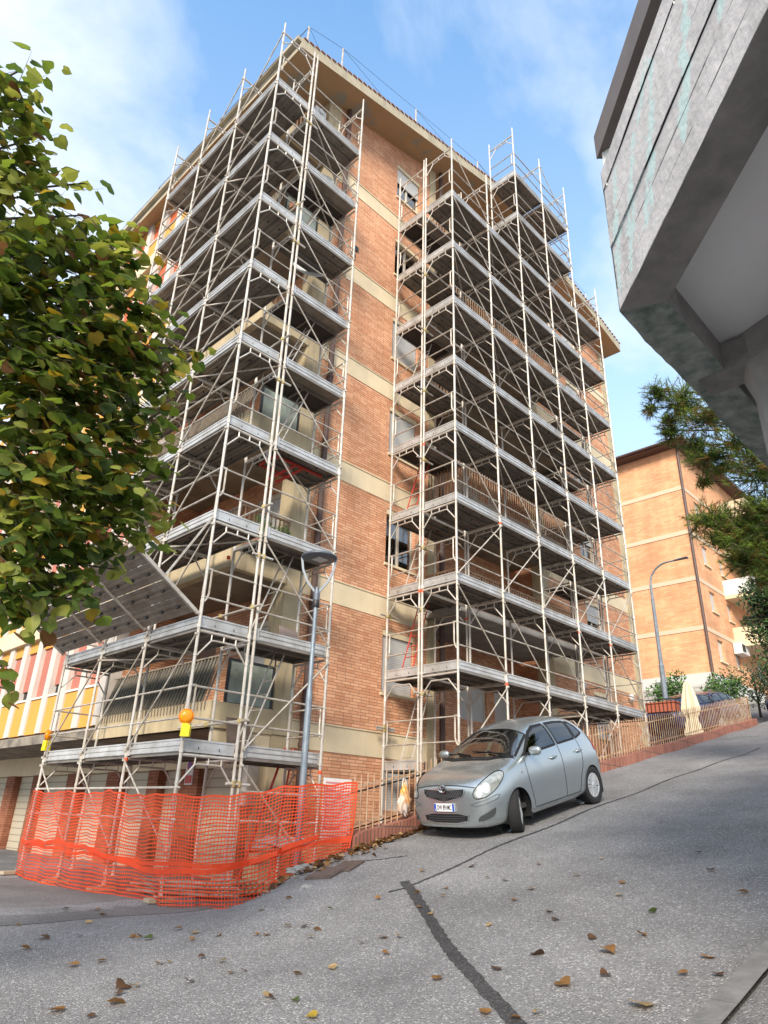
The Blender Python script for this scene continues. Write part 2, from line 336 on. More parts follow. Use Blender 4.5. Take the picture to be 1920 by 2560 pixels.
# tar strips across the road
def strip(name, pts, wd, mt, jit=0.015, h=0.004):
    mb = MB(); P = []
    for (x0, y0), (x1, y1) in zip(pts, pts[1:]):
        n = max(1, int(sqrt((x1-x0)**2+(y1-y0)**2)/0.05))
        for i in range(n): P.append((x0+(x1-x0)*i/n, y0+(y1-y0)*i/n))
    P.append(pts[-1]); Lft = []; Rgt = []
    for i, (x, y) in enumerate(P):
        a = P[max(0, i-1)]; b = P[min(len(P)-1, i+1)]; dx, dy = b[0]-a[0], b[1]-a[1]; l = sqrt(dx*dx+dy*dy); nx, ny = -dy/l, dx/l
        wa = wd/2+random.uniform(-jit, jit); wb = wd/2+random.uniform(-jit, jit)
        Lft.append((x+nx*wa, y+ny*wa, gz(x+nx*wa, y+ny*wa)+h)); Rgt.append((x-nx*wb, y-ny*wb, gz(x-nx*wb, y-ny*wb)+h))
    for i in range(len(P)-1): mb.quad(Lft[i], Rgt[i], Rgt[i+1], Lft[i+1])
    return mb.build(name, mt, kind='structure')
def onroad(px, py):   # where the line of sight through a photo point meets the road
    d = r_*((px-960)/FPX)+u_*((1280-py)/FPX)+f_
    t = 1.0; last = None
    for _ in range(4000):
        p = CAM+d*t
        if p.z < gz(p.x, p.y): break
        t += 0.01*max(1, t/4)
    return (p.x, p.y)
strip('tar_strip', [onroad(*p) for p in ((1010,2205),(1050,2262),(1088,2320),(1140,2395),(1210,2475),(1262,2525),(1320,2600))], 0.115, M['patch'], 0.010, 0.007)
strip('tar_seam', [onroad(*p) for p in ((970,2232),(1010,2222),(1100,2185),(1215,2130),(1330,2085),(1450,2035),(1560,1995),(1700,1940),(1900,1870))], 0.045, M['patch'], 0.009, 0.006)
strip('tar_seam', [onroad(*p) for p in ((870,2158),(950,2150),(1020,2140))], 0.03, M['patch'], 0.01, 0.006)
# kerb and pavement at the lower right
mb = MB(); mp_ = MB()
kx = frange(-7, 40, 94); ky = lambda x: -8.20+0.004*x
for a, b in zip(kx, kx[1:]):
    for (o0, o1, h0, h1) in ((0, 0, 0.0, 0.13), (0, -0.16, 0.13, 0.13)):
        g = 0.006 if int((a+7)*2) % 3 == 0 else 0
        mb.quad((a+g, ky(a)+o0, gz(a, -8.1)+h0-0.03*(h0 == 0)), (b, ky(b)+o0, gz(b, -8.1)+h0-0.03*(h0 == 0)), (b, ky(b)+o1, gz(b, -8.1)+h1), (a+g, ky(a)+o1, gz(a, -8.1)+h1))
    mp_.quad((a, ky(a)-0.16, gz(a, -8.1)+0.10), (b, ky(b)-0.16, gz(b, -8.1)+0.10), (b, ky(b)-0.9, gz(b, -8.1)+0.10), (a, ky(a)-0.9, gz(a, -8.1)+0.10))
    mp_.quad((a, ky(a)-0.9, gz(a, -8.1)+0.10), (b, ky(b)-0.9, gz(b, -8.1)+0.10), (b, ky(b)-14, gz(b, -8.1)+0.10), (a, ky(a)-14, gz(a, -8.1)+0.10))
M['kerb'] = mat('kerb_concrete', (0.20, 0.195, 0.19), 0.95, var=0.4, vscale=5, bump=0.4)
mb.build('kerb', M['kerb'], kind='structure'); mp_.build('pavement', M['asphalt_smooth'], kind='structure')
mb = MB()
for x in (0.35,): mb.beam((x, -8.38, gz(x, -8.1)+0.12), (x+0.25, -10, gz(x, -8.1)+0.12), 0.14, 0.1)
mb.build('kerb_stone', M['kerb'], kind='structure')

# ------------------------------------------------------------------ main apartment building
BT = [0.90, 4.13, 7.30, 10.47, 13.63, 16.94]   # tops of the cream bands
BH = 0.53
EAVE_L, EAVE_R, RX, RZ, EZL, EZR = 0.88, 19.95, 10.57, 21.8, 19.30, 19.62
def rooftop(x): return EZL+(RZ-EZL)*(x-EAVE_L)/(RX-EAVE_L) if x < RX else RZ+(EZR-RZ)*(x-RX)/(EAVE_R-RX)
TH = 0.42
def sof(x): return rooftop(x)-TH
B = thing('apartment_building', 'tall salmon brick apartment block with cream bands and wide eaves, wrapped in scaffolding', 'building', (3.2, 1.35, -2.1))
OFF = Vector((3.2, 1.35, -2.1))
def bpart(mb, name, mt, parent=None, smooth=False, **k):
    o = mb.build(name, mt, None, smooth, **k)
    o.parent = parent or B
    if parent is None: o.location = -OFF
    return o
def wall_y(mb, y, x0, x1, z0, z1, holes=(), top=None, depth=0.22, sgn=1, mi=0, mrev=0):
    """wall in plane Y=y facing -Y, holes=(xa,xb,za,zb); reveals go to y+depth"""
    X = sorted(set([x0, x1]+[h[0] for h in holes]+[h[1] for h in holes])); Z = sorted(set([z0, z1]+[h[2] for h in holes]+[h[3] for h in holes]))
    mb.m = mi
    for a, b in zip(X, X[1:]):
        for c, d in zip(Z, Z[1:]):
            cx, cz = (a+b)/2, (c+d)/2
            if any(h[0] < cx < h[1] and h[2] < cz < h[3] for h in holes): continue
            if top and d == z1: mb.quad((a, y, c), (b, y, c), (b, y, top(b)), (a, y, top(a)))
            else: mb.quad((a, y, c), (b, y, c), (b, y, d), (a, y, d))
    mb.m = mrev
    for a, b, c, d in holes:
        e = y+depth
        mb.quad((a, y, c), (a, y, d), (a, e, d), (a, e, c)); mb.quad((b, y, d), (b, y, c), (b, e, c), (b, e, d))
        mb.quad((a, y, d), (b, y, d), (b, e, d), (a, e, d)); mb.quad((b, y, c), (a, y, c), (a, e, c), (b, e, c))
    mb.m = 0
WL = (5.78, 6.90); WR = (16.1, 17.1)
def holes(wx): return [(wx[0], wx[1], bt+0.93, bt+2.44) for bt in BT]
bands = [(bt-BH, bt) for bt in BT]
# right-hand facade: brick with bands as slightly proud strips
mb = MB()
wall_y(mb, 1.35, 3.2, 7.4, -2.2, 19.45, holes(WL)+[(5.9, 6.83, -0.72, 0.13)], sof)
wall_y(mb, 1.35, 13.6, 19.4, -2.2, 19.19, [(a, b, c, min(d, 19.1)) for a, b, c, d in holes(WR)], sof)
mb.quad((7.4, 1.35, -2.2), (7.4, 2.55, -2.2), (7.4, 2.55, 20.5), (7.4, 1.35, 20.3)); mb.quad((13.6, 1.35, -2.2), (13.6, 2.55, -2.2), (13.6, 2.55, 20.5), (13.6, 1.35, 20.3))
rh = []
for bt in BT: rh += [(8.0, 9.0, bt+0.02, bt+2.3), (10.3, 11.6, bt+0.93, bt+2.3), (12.0, 12.9, bt+0.02, bt+2.3)]
wall_y(mb, 2.55, 7.4, 13.6, -2.2, 21.3, rh, lambda x: sof(x) if x != 999 else 0)
mb.quad((19.8, 1.35, -2.2), (19.8, 21, -2.2), (19.8, 21, sof(19.8)), (19.8, 1.35, sof(19.8)))
# left-hand recess (corner balconies): back wall and side wall
lh = []
for bt in BT: lh += [(2.0, 3.3, bt+0.02, bt+2.25), (4.3, 5.4, bt+0.93, bt+2.25)]
def wall_x(mb, x, y0, y1, z0, z1, holes=(), depth=0.22, mi=0, mrev=0):
    Y = sorted(set([y0, y1]+[h[0] for h in holes]+[h[1] for h in holes])); Z = sorted(set([z0, z1]+[h[2] for h in holes]+[h[3] for h in holes]))
    mb.m = mi
    for a, b in zip(Y, Y[1:]):
        for c, d in zip(Z, Z[1:]):
            if any(h[0] < (a+b)/2 < h[1] and h[2] < (c+d)/2 < h[3] for h in holes): continue
            mb.quad((x, b, c), (x, a, c), (x, a, d), (x, b, d))
    mb.m = mrev
    for a, b, c, d in holes:
        e = x+depth
        mb.quad((x, a, c), (x, a, d), (e, a, d), (e, a, c)); mb.quad((x, b, d), (x, b, c), (e, b, c), (e, b, d))
        mb.quad((x, a, d), (x, b, d), (e, b, d), (e, a, d)); mb.quad((x, b, c), (x, a, c), (e, a, c), (e, b, c))
    mb.m = 0
wall_x(mb, 3.05, 1.8, 6.1, 0.6, 19.9, lh)
mb.quad((1.66, 6.095, 0.6), (3.05, 6.095, 0.6), (3.05, 6.095, 19.9), (1.66, 6.095, 19.4))
mb.quad((2.7, 1.8, 0.6), (3.2, 1.8, 0.6), (3.2, 1.8, 19.9), (2.7, 1.8, 19.8))
bpart(mb, 'brick_wall', M['brick'])
# bands
for z0, z1 in bands:
    mb = MB(); mb.box(3.2, 7.4, 1.335, 1.36, z0, z1-0.001); mb.box(3.2, 7.4, 1.315, 1.345, z1, z1+0.03); bpart(mb, 'cream_band', M['cream'])
    mb = MB(); mb.box(13.6, 19.4, 1.335, 1.36, z0, z1); bpart(mb, 'cream_band', M['cream'])
# columns
for (x0, x1, y0, y1) in ((2.7, 3.2, 1.33, 1.8), (7.4, 7.72, 1.32, 1.75), (13.27, 13.6, 1.32, 1.75), (19.4, 19.82, 1.32, 1.8)):
    c = MB(); n = 16
    zt = sof((x0+x1)/2)+0.15
    for i in range(n):
        za = -2.2+(zt+2.2)*i/n; zb = -2.2+(zt+2.2)*(i+1)/n; c.box(x0, x1, y0, y1, za, zb)
    bpart(c, 'column', M['column'])
# drain pipes
for x in (3.44, 7.9):
    c = MB(); c.tube((x, 1.24, -2.1), (x, 1.24, sof(x)+0.1), 0.075, 10)
    for z in range(0, 19, 3): c.tube((x, 1.24, z+0.4), (x, 1.24, z+0.47), 0.09, 10); c.box(x-0.02, x+0.02, 1.24, 1.36, z+0.42, z+0.45)
    bpart(c, 'drain_pipe', M['brown'])
# roof slab
mb = MB(); Y0, Y1 = 0.48, 22.0
pr = [(EAVE_L, EZL), (RX, RZ), (EAVE_R, EZR)]
for (xa, za), (xb, zb) in zip(pr, pr[1:]):
    mb.m = 0; mb.quad((xa, Y0, za-TH), (xa, Y1, za-TH), (xb, Y1, zb-TH), (xb, Y0, zb-TH))
    mb.m = 1; mb.quad((xa, Y0, za-TH), (xb, Y0, zb-TH), (xb, Y0, zb), (xa, Y0, za))
    mb.m = 2; mb.quad((xa, Y0, za), (xb, Y0, zb), (xb, Y1, zb), (xa, Y1, za))
mb.m = 1
for (xa, za) in (pr[0], pr[2]): mb.quad((xa, Y0, za-TH), (xa, Y1, za-TH), (xa, Y1, za), (xa, Y0, za))
for (xa, za), (xb, zb) in zip(pr, pr[1:]): mb.quad((xa, Y1, za-TH), (xb, Y1, zb-TH), (xb, Y1, zb), (xa, Y1, za))
roof = bpart(mb, 'roof', [M['soffit'], M['fascia'], M['tile']])
# tiles along the gable edge
mb = MB()
x = EAVE_L+0.05
while x < EAVE_R-0.1:
    z = rooftop(x); mb.box(x, x+0.15, Y0-0.03, Y0+0.35, z+0.003, z+0.035+0.02*random.random()); x += 0.21
o = mb.build('edge_tiles', M['tile'], roof)
mb = MB(); mb.box(EAVE_L-0.14, EAVE_L-0.003, Y0+0.02, Y1, EZL-0.16, EZL-0.02); mb.build('gutter', M['fascia'], roof)
# damp plaster patches under the eaves, irregular thin sheets
def blot(cx, cy, rx, ry, n=26, seed=0):
    rnd = random.Random(seed); pts = []
    for i in range(n):
        t = 2*pi*i/n; k = 0.72+0.4*rnd.random()
        x, y = cx+cos(t)*rx*k, cy+sin(t)*ry*k; y = max(Y0+0.02, min(1.3, y)); pts.append((x, y, sof(x)-0.004))
    return pts
def soffit_stains():
    m = M['soffit']; nt = m.node_tree; L = nt.links.new; b = nt.nodes['Principled BSDF']
    geo = nt.nodes.new('ShaderNodeNewGeometry'); no = nt.nodes.new('ShaderNodeTexNoise'); no.inputs['Scale'].default_value = 4.5; no.inputs['Detail'].default_value = 10; no.inputs['Roughness'].default_value = 0.78
    L(geo.outputs['Position'], no.inputs['Vector']); tot = None
    def mth(op, a, c=None, cl=False):
        n = nt.nodes.new('ShaderNodeMath'); n.operation = op; n.use_clamp = cl
        for i_, v in enumerate((a, c)):
            if v is None: continue
            if isinstance(v, (int, float)): n.inputs[i_].default_value = v
            else: L(v, n.inputs[i_])
        return n.outputs[0]
    nz = mth('MULTIPLY', mth('SUBTRACT', no.outputs['Fac'], 0.5), 1.5)
    for (cx, cy, r) in ((2.9, 1.1, 0.28), (3.7, 1.0, 0.38), (4.3, 1.15, 0.16), (5.5, 0.85, 0.14), (6.1, 0.78, 0.18), (6.7, 0.85, 0.16), (7.2, 0.75, 0.12), (1.5, 1.5, 0.35), (1.3, 2.6, 0.2), (9.3, 0.9, 0.16), (10.2, 1.0, 0.2)):
        d = nt.nodes.new('ShaderNodeVectorMath'); d.operation = 'DISTANCE'; L(geo.outputs['Position'], d.inputs[0]); d.inputs[1].default_value = (cx, cy, sof(cx))
        v = mth('MULTIPLY', mth('SUBTRACT', mth('ADD', nz, r), d.outputs['Value']), 9, True); tot = v if tot is None else mth('MAXIMUM', tot, v)
    old = b.inputs['Base Color'].links[0].from_socket; mx = nt.nodes.new('ShaderNodeMix'); mx.data_type = 'RGBA'; L(mth('MULTIPLY', tot, 0.8), mx.inputs['Factor']); L(old, mx.inputs['A']); mx.inputs['B'].default_value = (0.25, 0.25, 0.215, 1); L(mx.outputs['Result'], b.inputs['Base Color'])
soffit_stains()
# lightning rods and wires on the roof
rods = [(1.15, 0.9), (2.47, 1.1), (5.84, 0.9), (9.35, 0.65), (14.3, 0.5), (17.3, 0.7)]
tops = []
for x, h in rods:
    c = MB(); z = rooftop(x); c.tube((x, 0.62, z-0.05), (x, 0.62, z+h), 0.028, 6); bpart(c, 'lightning_rod', M['galv_dirty']); tops.append((x, 0.62, z+h))
c = MB()
for a, b in zip(tops, tops[1:]):
    c.tube(a, b, 0.005, 4); c.tube(a, (b[0]-0.5, b[1]+0.1, rooftop(b[0]-0.5)), 0.005, 4)
for y in (5, 9, 13): c.tube((1.15, 0.62, tops[0][2]), (1.0, y, EZL+0.9), 0.008, 4); c.tube((1.0, y, EZL), (1.0, y, EZL+0.9), 0.02, 5)
bpart(c, 'lightning_wire', M['black'])
c = MB(); c.beam((10.45, 0.6, RZ-0.05), (10.75, 0.6, RZ-0.05), 0.4, 0.1); bpart(c, 'ridge_cap', M['tile'])

# windows on the right-hand facade
def window_y(x0, x1, z0, z1, y, kind, parent=None):
    f = MB(); yy = y+0.10
    f.box(x0, x0+0.05, yy, yy+0.06, z0, z1); f.box(x1-0.05, x1, yy, yy+0.06, z0, z1)
    f.box(x0+0.05, x1-0.05, yy, yy+0.06, z0, z0+0.05); f.box(x0+0.05, x1-0.05, yy, yy+0.06, z1-0.06, z1)
    cx = (x0+x1)/2; f.box(cx-0.035, cx+0.035, yy+0.002, yy+0.055, z0+0.05, z1-0.06)
    W = bpart(f, 'window', M['frame'])
    s = MB(); s.box(x0-0.04, x1+0.04, y-0.045, y+0.21, z0-0.07, z0-0.003); s.build('sill', M['cream'], W)
    s = MB(); s.box(x0+0.003, x1-0.003, y+0.01, y+0.17, z1-0.14, z1-0.004); s.build('shutter_box', M['cream'], W)
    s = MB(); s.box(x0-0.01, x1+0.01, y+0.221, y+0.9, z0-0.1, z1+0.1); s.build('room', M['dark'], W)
    if kind < 1:
        s = MB(); s.box(x0+0.05, x1-0.05, yy+0.035, yy+0.045, z0+0.05, z1-0.06); s.build('pane', M['glass'], W)
        s = MB()
        n = 16
        for i in range(n):
            a = x0+0.06+(x1-x0-0.12)*i/n; b = x0+0.06+(x1-x0-0.12)*(i+1)/n
            if 6 < i < 9: continue
            s.quad((a, yy+0.085+0.02*(i % 2), z0), (b, yy+0.085+0.02*((i+1) % 2), z0), (b, yy+0.085+0.02*((i+1) % 2), z1), (a, yy+0.085+0.02*(i % 2), z1))
        s.build('curtain', M['curtain'], W)
    if kind > 0:
        zb = z1-0.14-(z1-z0-0.14)*kind; s = MB(); s.box(x0+0.02, x1-0.02, y+0.06, y+0.085, zb, z1-0.15); s.build('roller_shutter', M['shutter'], W)
    return W
for bt, k in zip(BT, (1.0, 0, 1.0, 1.0, 0, 0.45)): window_y(WL[0], WL[1], bt+0.93, bt+2.44, 1.35, k)
for bt, k in zip(BT, (1.0, 0.45, 0.55, 0.5, 1.0, 1.0)): window_y(WR[0], WR[1], bt+0.93, min(bt+2.44, 19.1), 1.35, k)
c = MB(); c.box(5.9, 6.83, 1.40, 1.44, -0.72, 0.13); bpart(c, 'basement_vent', M['shutter'])
# recessed wall doors and windows
for i, bt in enumerate(BT):
    for (x0, x1, za, zb, mt) in ((8.0, 9.0, bt+0.02, bt+2.3, 'shutter' if i % 2 else 'shutter_brown'), (10.3, 11.6, bt+0.93, bt+2.3, 'shutter'), (12.0, 12.9, bt+0.02, bt+2.3, 'shutter')):
        f = MB(); y = 2.62
        f.box(x0, x0+0.07, y, y+0.07, za, zb); f.box(x1-0.07, x1, y, y+0.07, za, zb); f.box(x0+0.07, x1-0.07, y, y+0.07, zb-0.15, zb)
        W = bpart(f, 'balcony_door' if za < bt+0.5 else 'window', M['frame'])
        s = MB(); s.box(x0+0.07, x1-0.07, y+0.03, y+0.05, za, zb-0.15); s.build('roller_shutter', M[mt], W)
# balconies on the right-hand facade
for i, bt in enumerate(BT[1:]):
    f = MB(); f.box(7.3, 13.3, 0.12, 2.54, bt-0.20, bt-0.03)
    sl_ = bpart(f, 'balcony', M['slab'] if i else M['concrete'])
    r = MB(); z0 = bt+0.02; zt = bt+0.97
    x = 7.36
    while x < 13.28: r.box(x, x+0.035, 0.17, 0.19, z0, zt-0.03); x += 0.118
    r.box(7.33, 13.27, 0.16, 0.20, zt-0.03, zt+0.01); r.box(7.33, 13.27, 0.165, 0.195, z0-0.02, z0+0.02)
    for xx in (7.34, 13.26):
        y = 0.3
        while y < 1.3: r.box(xx-0.01, xx+0.01, y, y+0.03, z0, zt-0.03); y += 0.118
        r.box(xx-0.018, xx+0.018, 0.2, 1.33, zt-0.03, zt+0.01)
    r.build('railing', M['rustrail'], sl_)
# round wall lamps
for x, z in ((18.65, 3.43), (15.2, 3.36)):
    f = MB()
    f.lathe([(0.001, -0.10)]+[(0.13*sin(t*pi/8), -0.10*cos(t*pi/8)) for t in range(1, 8)]+[(0.001, 0.1)], (x, 1.22, z), 14, 'y'); bpart(f, 'wall_lamp', M['white'], smooth=True)

# left-hand facade: coloured panels between pale fins
fins = [6.1+1.145*i for i in range(14)]
LX = 1.42
mb = MB()
mb.quad((LX+0.25, 21, 0.6), (LX+0.25, 6.12, 0.6), (LX+0.25, 6.12, 19.3), (LX+0.25, 21, 19.3))
mb.quad((LX, 21, -2.2), (19.8, 21, -2.2), (19.8, 21, 19.3), (LX, 21, 19.3))
bpart(mb, 'facade_wall', M['fin'])
for i, y in enumerate(fins):
    f = MB()
    z0 = 0.86
    for bt in BT+[20.2]:
        z1 = min(bt-BH, 19.0)
        if z1 > z0+0.3: f.box(LX-0.13, LX+0.24, y, y+0.34, z0, z1)
        z0 = bt
    bpart(f, 'fin', M['fin'])
for bi, bt in enumerate(BT):
    top = (BT[bi+1]-BH) if bi < 5 else 19.15
    for i, y in enumerate(fins):
        ya, yb = y+0.34, y+1.145
        f = MB(); f.box(LX-0.085, LX+0.05, ya, yb, bt, bt+0.93); P = bpart(f, 'panel', M['yellow'])
        s = MB(); s.box(LX-0.12, LX+0.2, ya, yb, bt+0.935, bt+0.985); s.build('sill', M['white'], P)
        s = MB(); s.box(LX-0.06, LX+0.2, ya, yb, top-0.32, top-0.002); s.build('lintel_panel', M['yellow'], P)
        drop = 1.0 if random.random() < 0.55 else random.uniform(0.6, 0.85)
        if (bi, i) in ((0, 4), (0, 5)): drop = 0.8
        zt_ = top-0.33; zb_ = zt_-(zt_-bt-0.99)*drop
        s = MB(); s.box(LX+0.0, LX+0.03, ya, yb, zb_, zt_); s.build('roller_shutter', M['shutter_red' if bi < 3 else 'shutter_orange'], P)
        if drop < 1:
            s = MB(); s.box(LX+0.06, LX+0.08, ya, yb, bt+0.99, zb_); s.build('pane', M['black'], P)
# horizontal beams of the left-hand facade and the grey ledge
for bi, bt in enumerate(BT):
    f = MB()
    if bi == 0: f.prism([(LX-0.30, 0.58), (LX-0.30, 0.78), (LX-0.1, 0.858), (3.3, 0.858), (3.3, 0.58)], lambda x, z: (x, 6.1, z), lambda x, z: (x, 21.2, z)); bpart(f, 'ledge', M['ledge'])
    else: f.box(LX-0.22, LX+0.24, 6.1, 21.0, bt-BH, bt-0.002); bpart(f, 'beam', M['cream'])
# corner balconies
for bi, bt in enumerate(BT):
    f = MB(); zb = bt-0.34 if bi == 0 else bt-0.42
    f.m = 1; f.box(1.30, 3.04, 1.36, 6.09, zb, bt-0.06); f.m = 0
    f.box(1.24, 1.42, 1.30, 6.085, zb-0.02 if bi else zb, bt+0.14)      # parapet band towards the forecourt
    f.box(1.42, 2.70, 1.30, 1.45, zb-0.02 if bi else zb, bt+0.14)
    bal = bpart(f, 'balcony', [M['balcony_cream'], M['slab']])
    r = MB(); y = 1.5
    while y < 6.0:
        r.tube((1.22, y, bt-0.02), (1.22, y, bt+0.10), 0.012, 5); r.beam((1.22, y, bt+0.08), (1.50, y, bt+1.05), 0.035, 0.012, (0, 1, 0)); y += 0.125
    r.beam((1.50, 1.4, bt+1.06), (1.50, 6.05, bt+1.06), 0.05, 0.03)
    r.build('railing', M['slat'], bal)
    if bi == 0:
        t = MB(); t.quad((1.30, 1.75, bt+0.16), (1.30, 6.02, bt+0.16), (1.53, 6.02, bt+1.04), (1.53, 1.75, bt+1.04)); t.build('tarpaulin', M['tarp'], bal)
    if bi in (0, 2, 4):
        g = MB(); g.box(1.60, 2.62, 1.36, 1.385, bt+0.16, bt+0.95); g.build('screen_pane', M['frost'], bal)
        k = MB(); 
        for q in ((1.55, bt+0.12, 1.60, bt+1.0), (2.62, bt+0.12, 2.67, bt+1.0)): k.box(q[0], q[2], 1.35, 1.395, q[1], q[3])
        k.box(1.60, 2.62, 1.351, 1.394, bt+0.12, bt+0.16); k.box(1.60, 2.62, 1.351, 1.394, bt+0.95, bt+1.0); k.build('screen_frame', M['black'], bal)
        k = MB(); k.path([(1.5, 1.38, bt+1.06), (1.55, 1.38, bt+1.25), (2.68, 1.38, bt+1.25), (2.68, 1.38, bt+0.9)], 0.014, 5); k.build('handrail', M['black'], bal)
    else:
        k = MB(); x = 1.5
        while x < 2.66: k.box(x, x+0.03, 1.37, 1.385, bt+0.14, bt+1.0); x += 0.115
        k.box(1.45, 2.69, 1.36, 1.395, bt+1.0, bt+1.04); k.build('side_railing', M['rustrail'], bal)
    for (ya, yb, za, zb2, mt) in ((2.0, 3.3, bt+0.02, bt+2.25, 'shutter'), (4.3, 5.4, bt+0.93, bt+2.25, 'shutter_brown')):
        f = MB(); X = 3.1
        f.box(X, X+0.06, ya, ya+0.07, za, zb2); f.box(X, X+0.06, yb-0.07, yb, za, zb2); f.box(X, X+0.06, ya+0.07, yb-0.07, zb2-0.14, zb2)
        W = bpart(f, 'balcony_door' if ya < 3 else 'window', M['frame'])
        s = MB(); s.box(X+0.03, X+0.05, ya+0.07, yb-0.07, za, zb2-0.14); s.build('roller_shutter', M[mt], W)
# ceiling of the porch and garage level
mb = MB()
gar = [(4.3+0.7, 6.0), (6.5, 8.0), (8.7, 10.4), (11.2, 13.25), (13.75, 15.3), (16.0, 18.2), (18.7, 20.9)]
mb.box(3.02, 3.4, 1.36, 21.0, 0.02, 0.62)
mb.m = 1; mb.quad((1.3, 1.3, 0.575), (1.3, 21, 0.575), (3.4, 21, 0.575), (3.4, 1.3, 0.575))
bpart(mb, 'garage_lintel', [M['cream'], M['ledge']])
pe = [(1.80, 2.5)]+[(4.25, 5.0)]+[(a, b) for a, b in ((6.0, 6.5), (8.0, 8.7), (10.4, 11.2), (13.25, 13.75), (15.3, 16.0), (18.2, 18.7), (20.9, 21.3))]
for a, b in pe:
    f = MB(); f.box(2.98, 3.38, a, b, -2.2, 0.019); bpart(f, 'pier', M['brick_pier_shaded'])
for a, b in [(2.5, 4.25)]+gar:
    f = MB(); f.box(3.2, 3.24, a, b, -2.15, 0.018); bpart(f, 'garage_door', M['garage'])
# porch at the corner: meter box, strip light
f = MB(); f.box(2.45, 2.85, 1.62, 1.80, -0.75, 0.08); f.box(2.47, 2.83, 1.61, 1.619, -0.73, 0.06); bpart(f, 'meter_box', M['galv'])
f = MB(); f.box(1.9, 3.0, 1.9, 1.98, 0.50, 0.57); bpart(f, 'strip_light', M['white'])
f = MB(); f.box(1.35, 2.69, 1.34, 1.42, 0.28, 0.60); bpart(f, 'porch_beam', M['cream'])
# satellite dishes and cables at the corner column
def dish(c, d, r=0.36):
    c = Vector(c); d = Vector(d).normalized(); u = d.orthogonal().normalized(); v = d.cross(u); f = MB(); k = 24; rings = 5
    for q in range(rings+1):
        rr = r*q/rings; h = 0.09*(q/rings)**2
        for i in range(k):
            t = 2*pi*i/k; f.v.append(tuple(c+u*cos(t)*rr+v*sin(t)*rr*1.1+d*h))
    for q in range(rings):
        for i in range(k): j = (i+1) % k; f.f.append((q*k+i, q*k+j, (q+1)*k+j, (q+1)*k+i)); f.mi.append(0)
    D = bpart(f, 'satellite_dish', M['white'], smooth=True)
    a = MB(); a.tube(c, c+Vector((0.1, 0.35, -0.12)), 0.02); a.tube(c-v*r, c+d*0.4-v*0.1, 0.012); a.tube(c+d*0.36-v*0.12, c+d*0.46-v*0.1, 0.03); a.build('arm', M['galv'], D)
dish((2.35, 1.0, 15.3), (-0.45, -0.75, 0.35)); dish((2.30, 1.0, 12.0), (-0.45, -0.75, 0.35), 0.42)
f = MB(); f.box(2.2, 2.6, 1.34, 1.6, 15.8+2.6, 15.8+2.85); f.lathe([(0.001, 0), (0.09, 0), (0.09, 0.02), (0.03, 0.03)], (2.4, 1.30, 18.53), 14, 'y'); bpart(f, 'floodlight', M['white'])
for x, z in ((4.13, 14.35), (4.02, 14.05)):
    f = MB(); f.lathe([(0.001, 0.0), (0.10, 0.0), (0.11, 0.03), (0.001, 0.031)], (x, 1.315, z), 14, 'y'); bpart(f, 'air_vent', M['black'])
# awning and air conditioner in the corner balconies
AW = thing('awning', 'faded yellow roll-up awning hanging under the balcony above the plant', 'awning', (1.25, 4.2, 7.0-0.1))
f = MB(); f.quad((0, -1.9, -0.15), (0, 1.8, -0.15), (-0.12, 1.8, -0.62), (-0.12, -1.9, -0.62)); f.build('cloth', mat('awning_cloth', (0.62, 0.47, 0.24), 0.9, col2=(0.50, 0.22, 0.04), vscale=1.7, streak=0.8, streakcol=(0.55, 0.22, 0.03)), AW)
f = MB(); f.box(-0.16, -0.10, -1.9, 1.8, -0.68, -0.62); f.tube((0.0, -1.95, -0.1), (0.0, 1.85, -0.1), 0.06); f.build('rail', M['cream'], AW)
AC = thing('air_conditioner', 'white air conditioner unit standing in the second corner balcony', 'air conditioner', (2.5, 1.55, 4.13))
f = MB(); f.box(-0.35, 0.35, -0.02, 0.3, 0.0, 0.55); f.build('casing', M['white'], AC)
f = MB(); f.box(-0.28, -0.02, -0.035, -0.021, 0.3, 0.48); f.lathe([(0.001, -0.03), (0.18, -0.03), (0.2, -0.022)], (0.1, 0, 0.28), 18, 'y'); f.build('grille', M['dark'], AC)
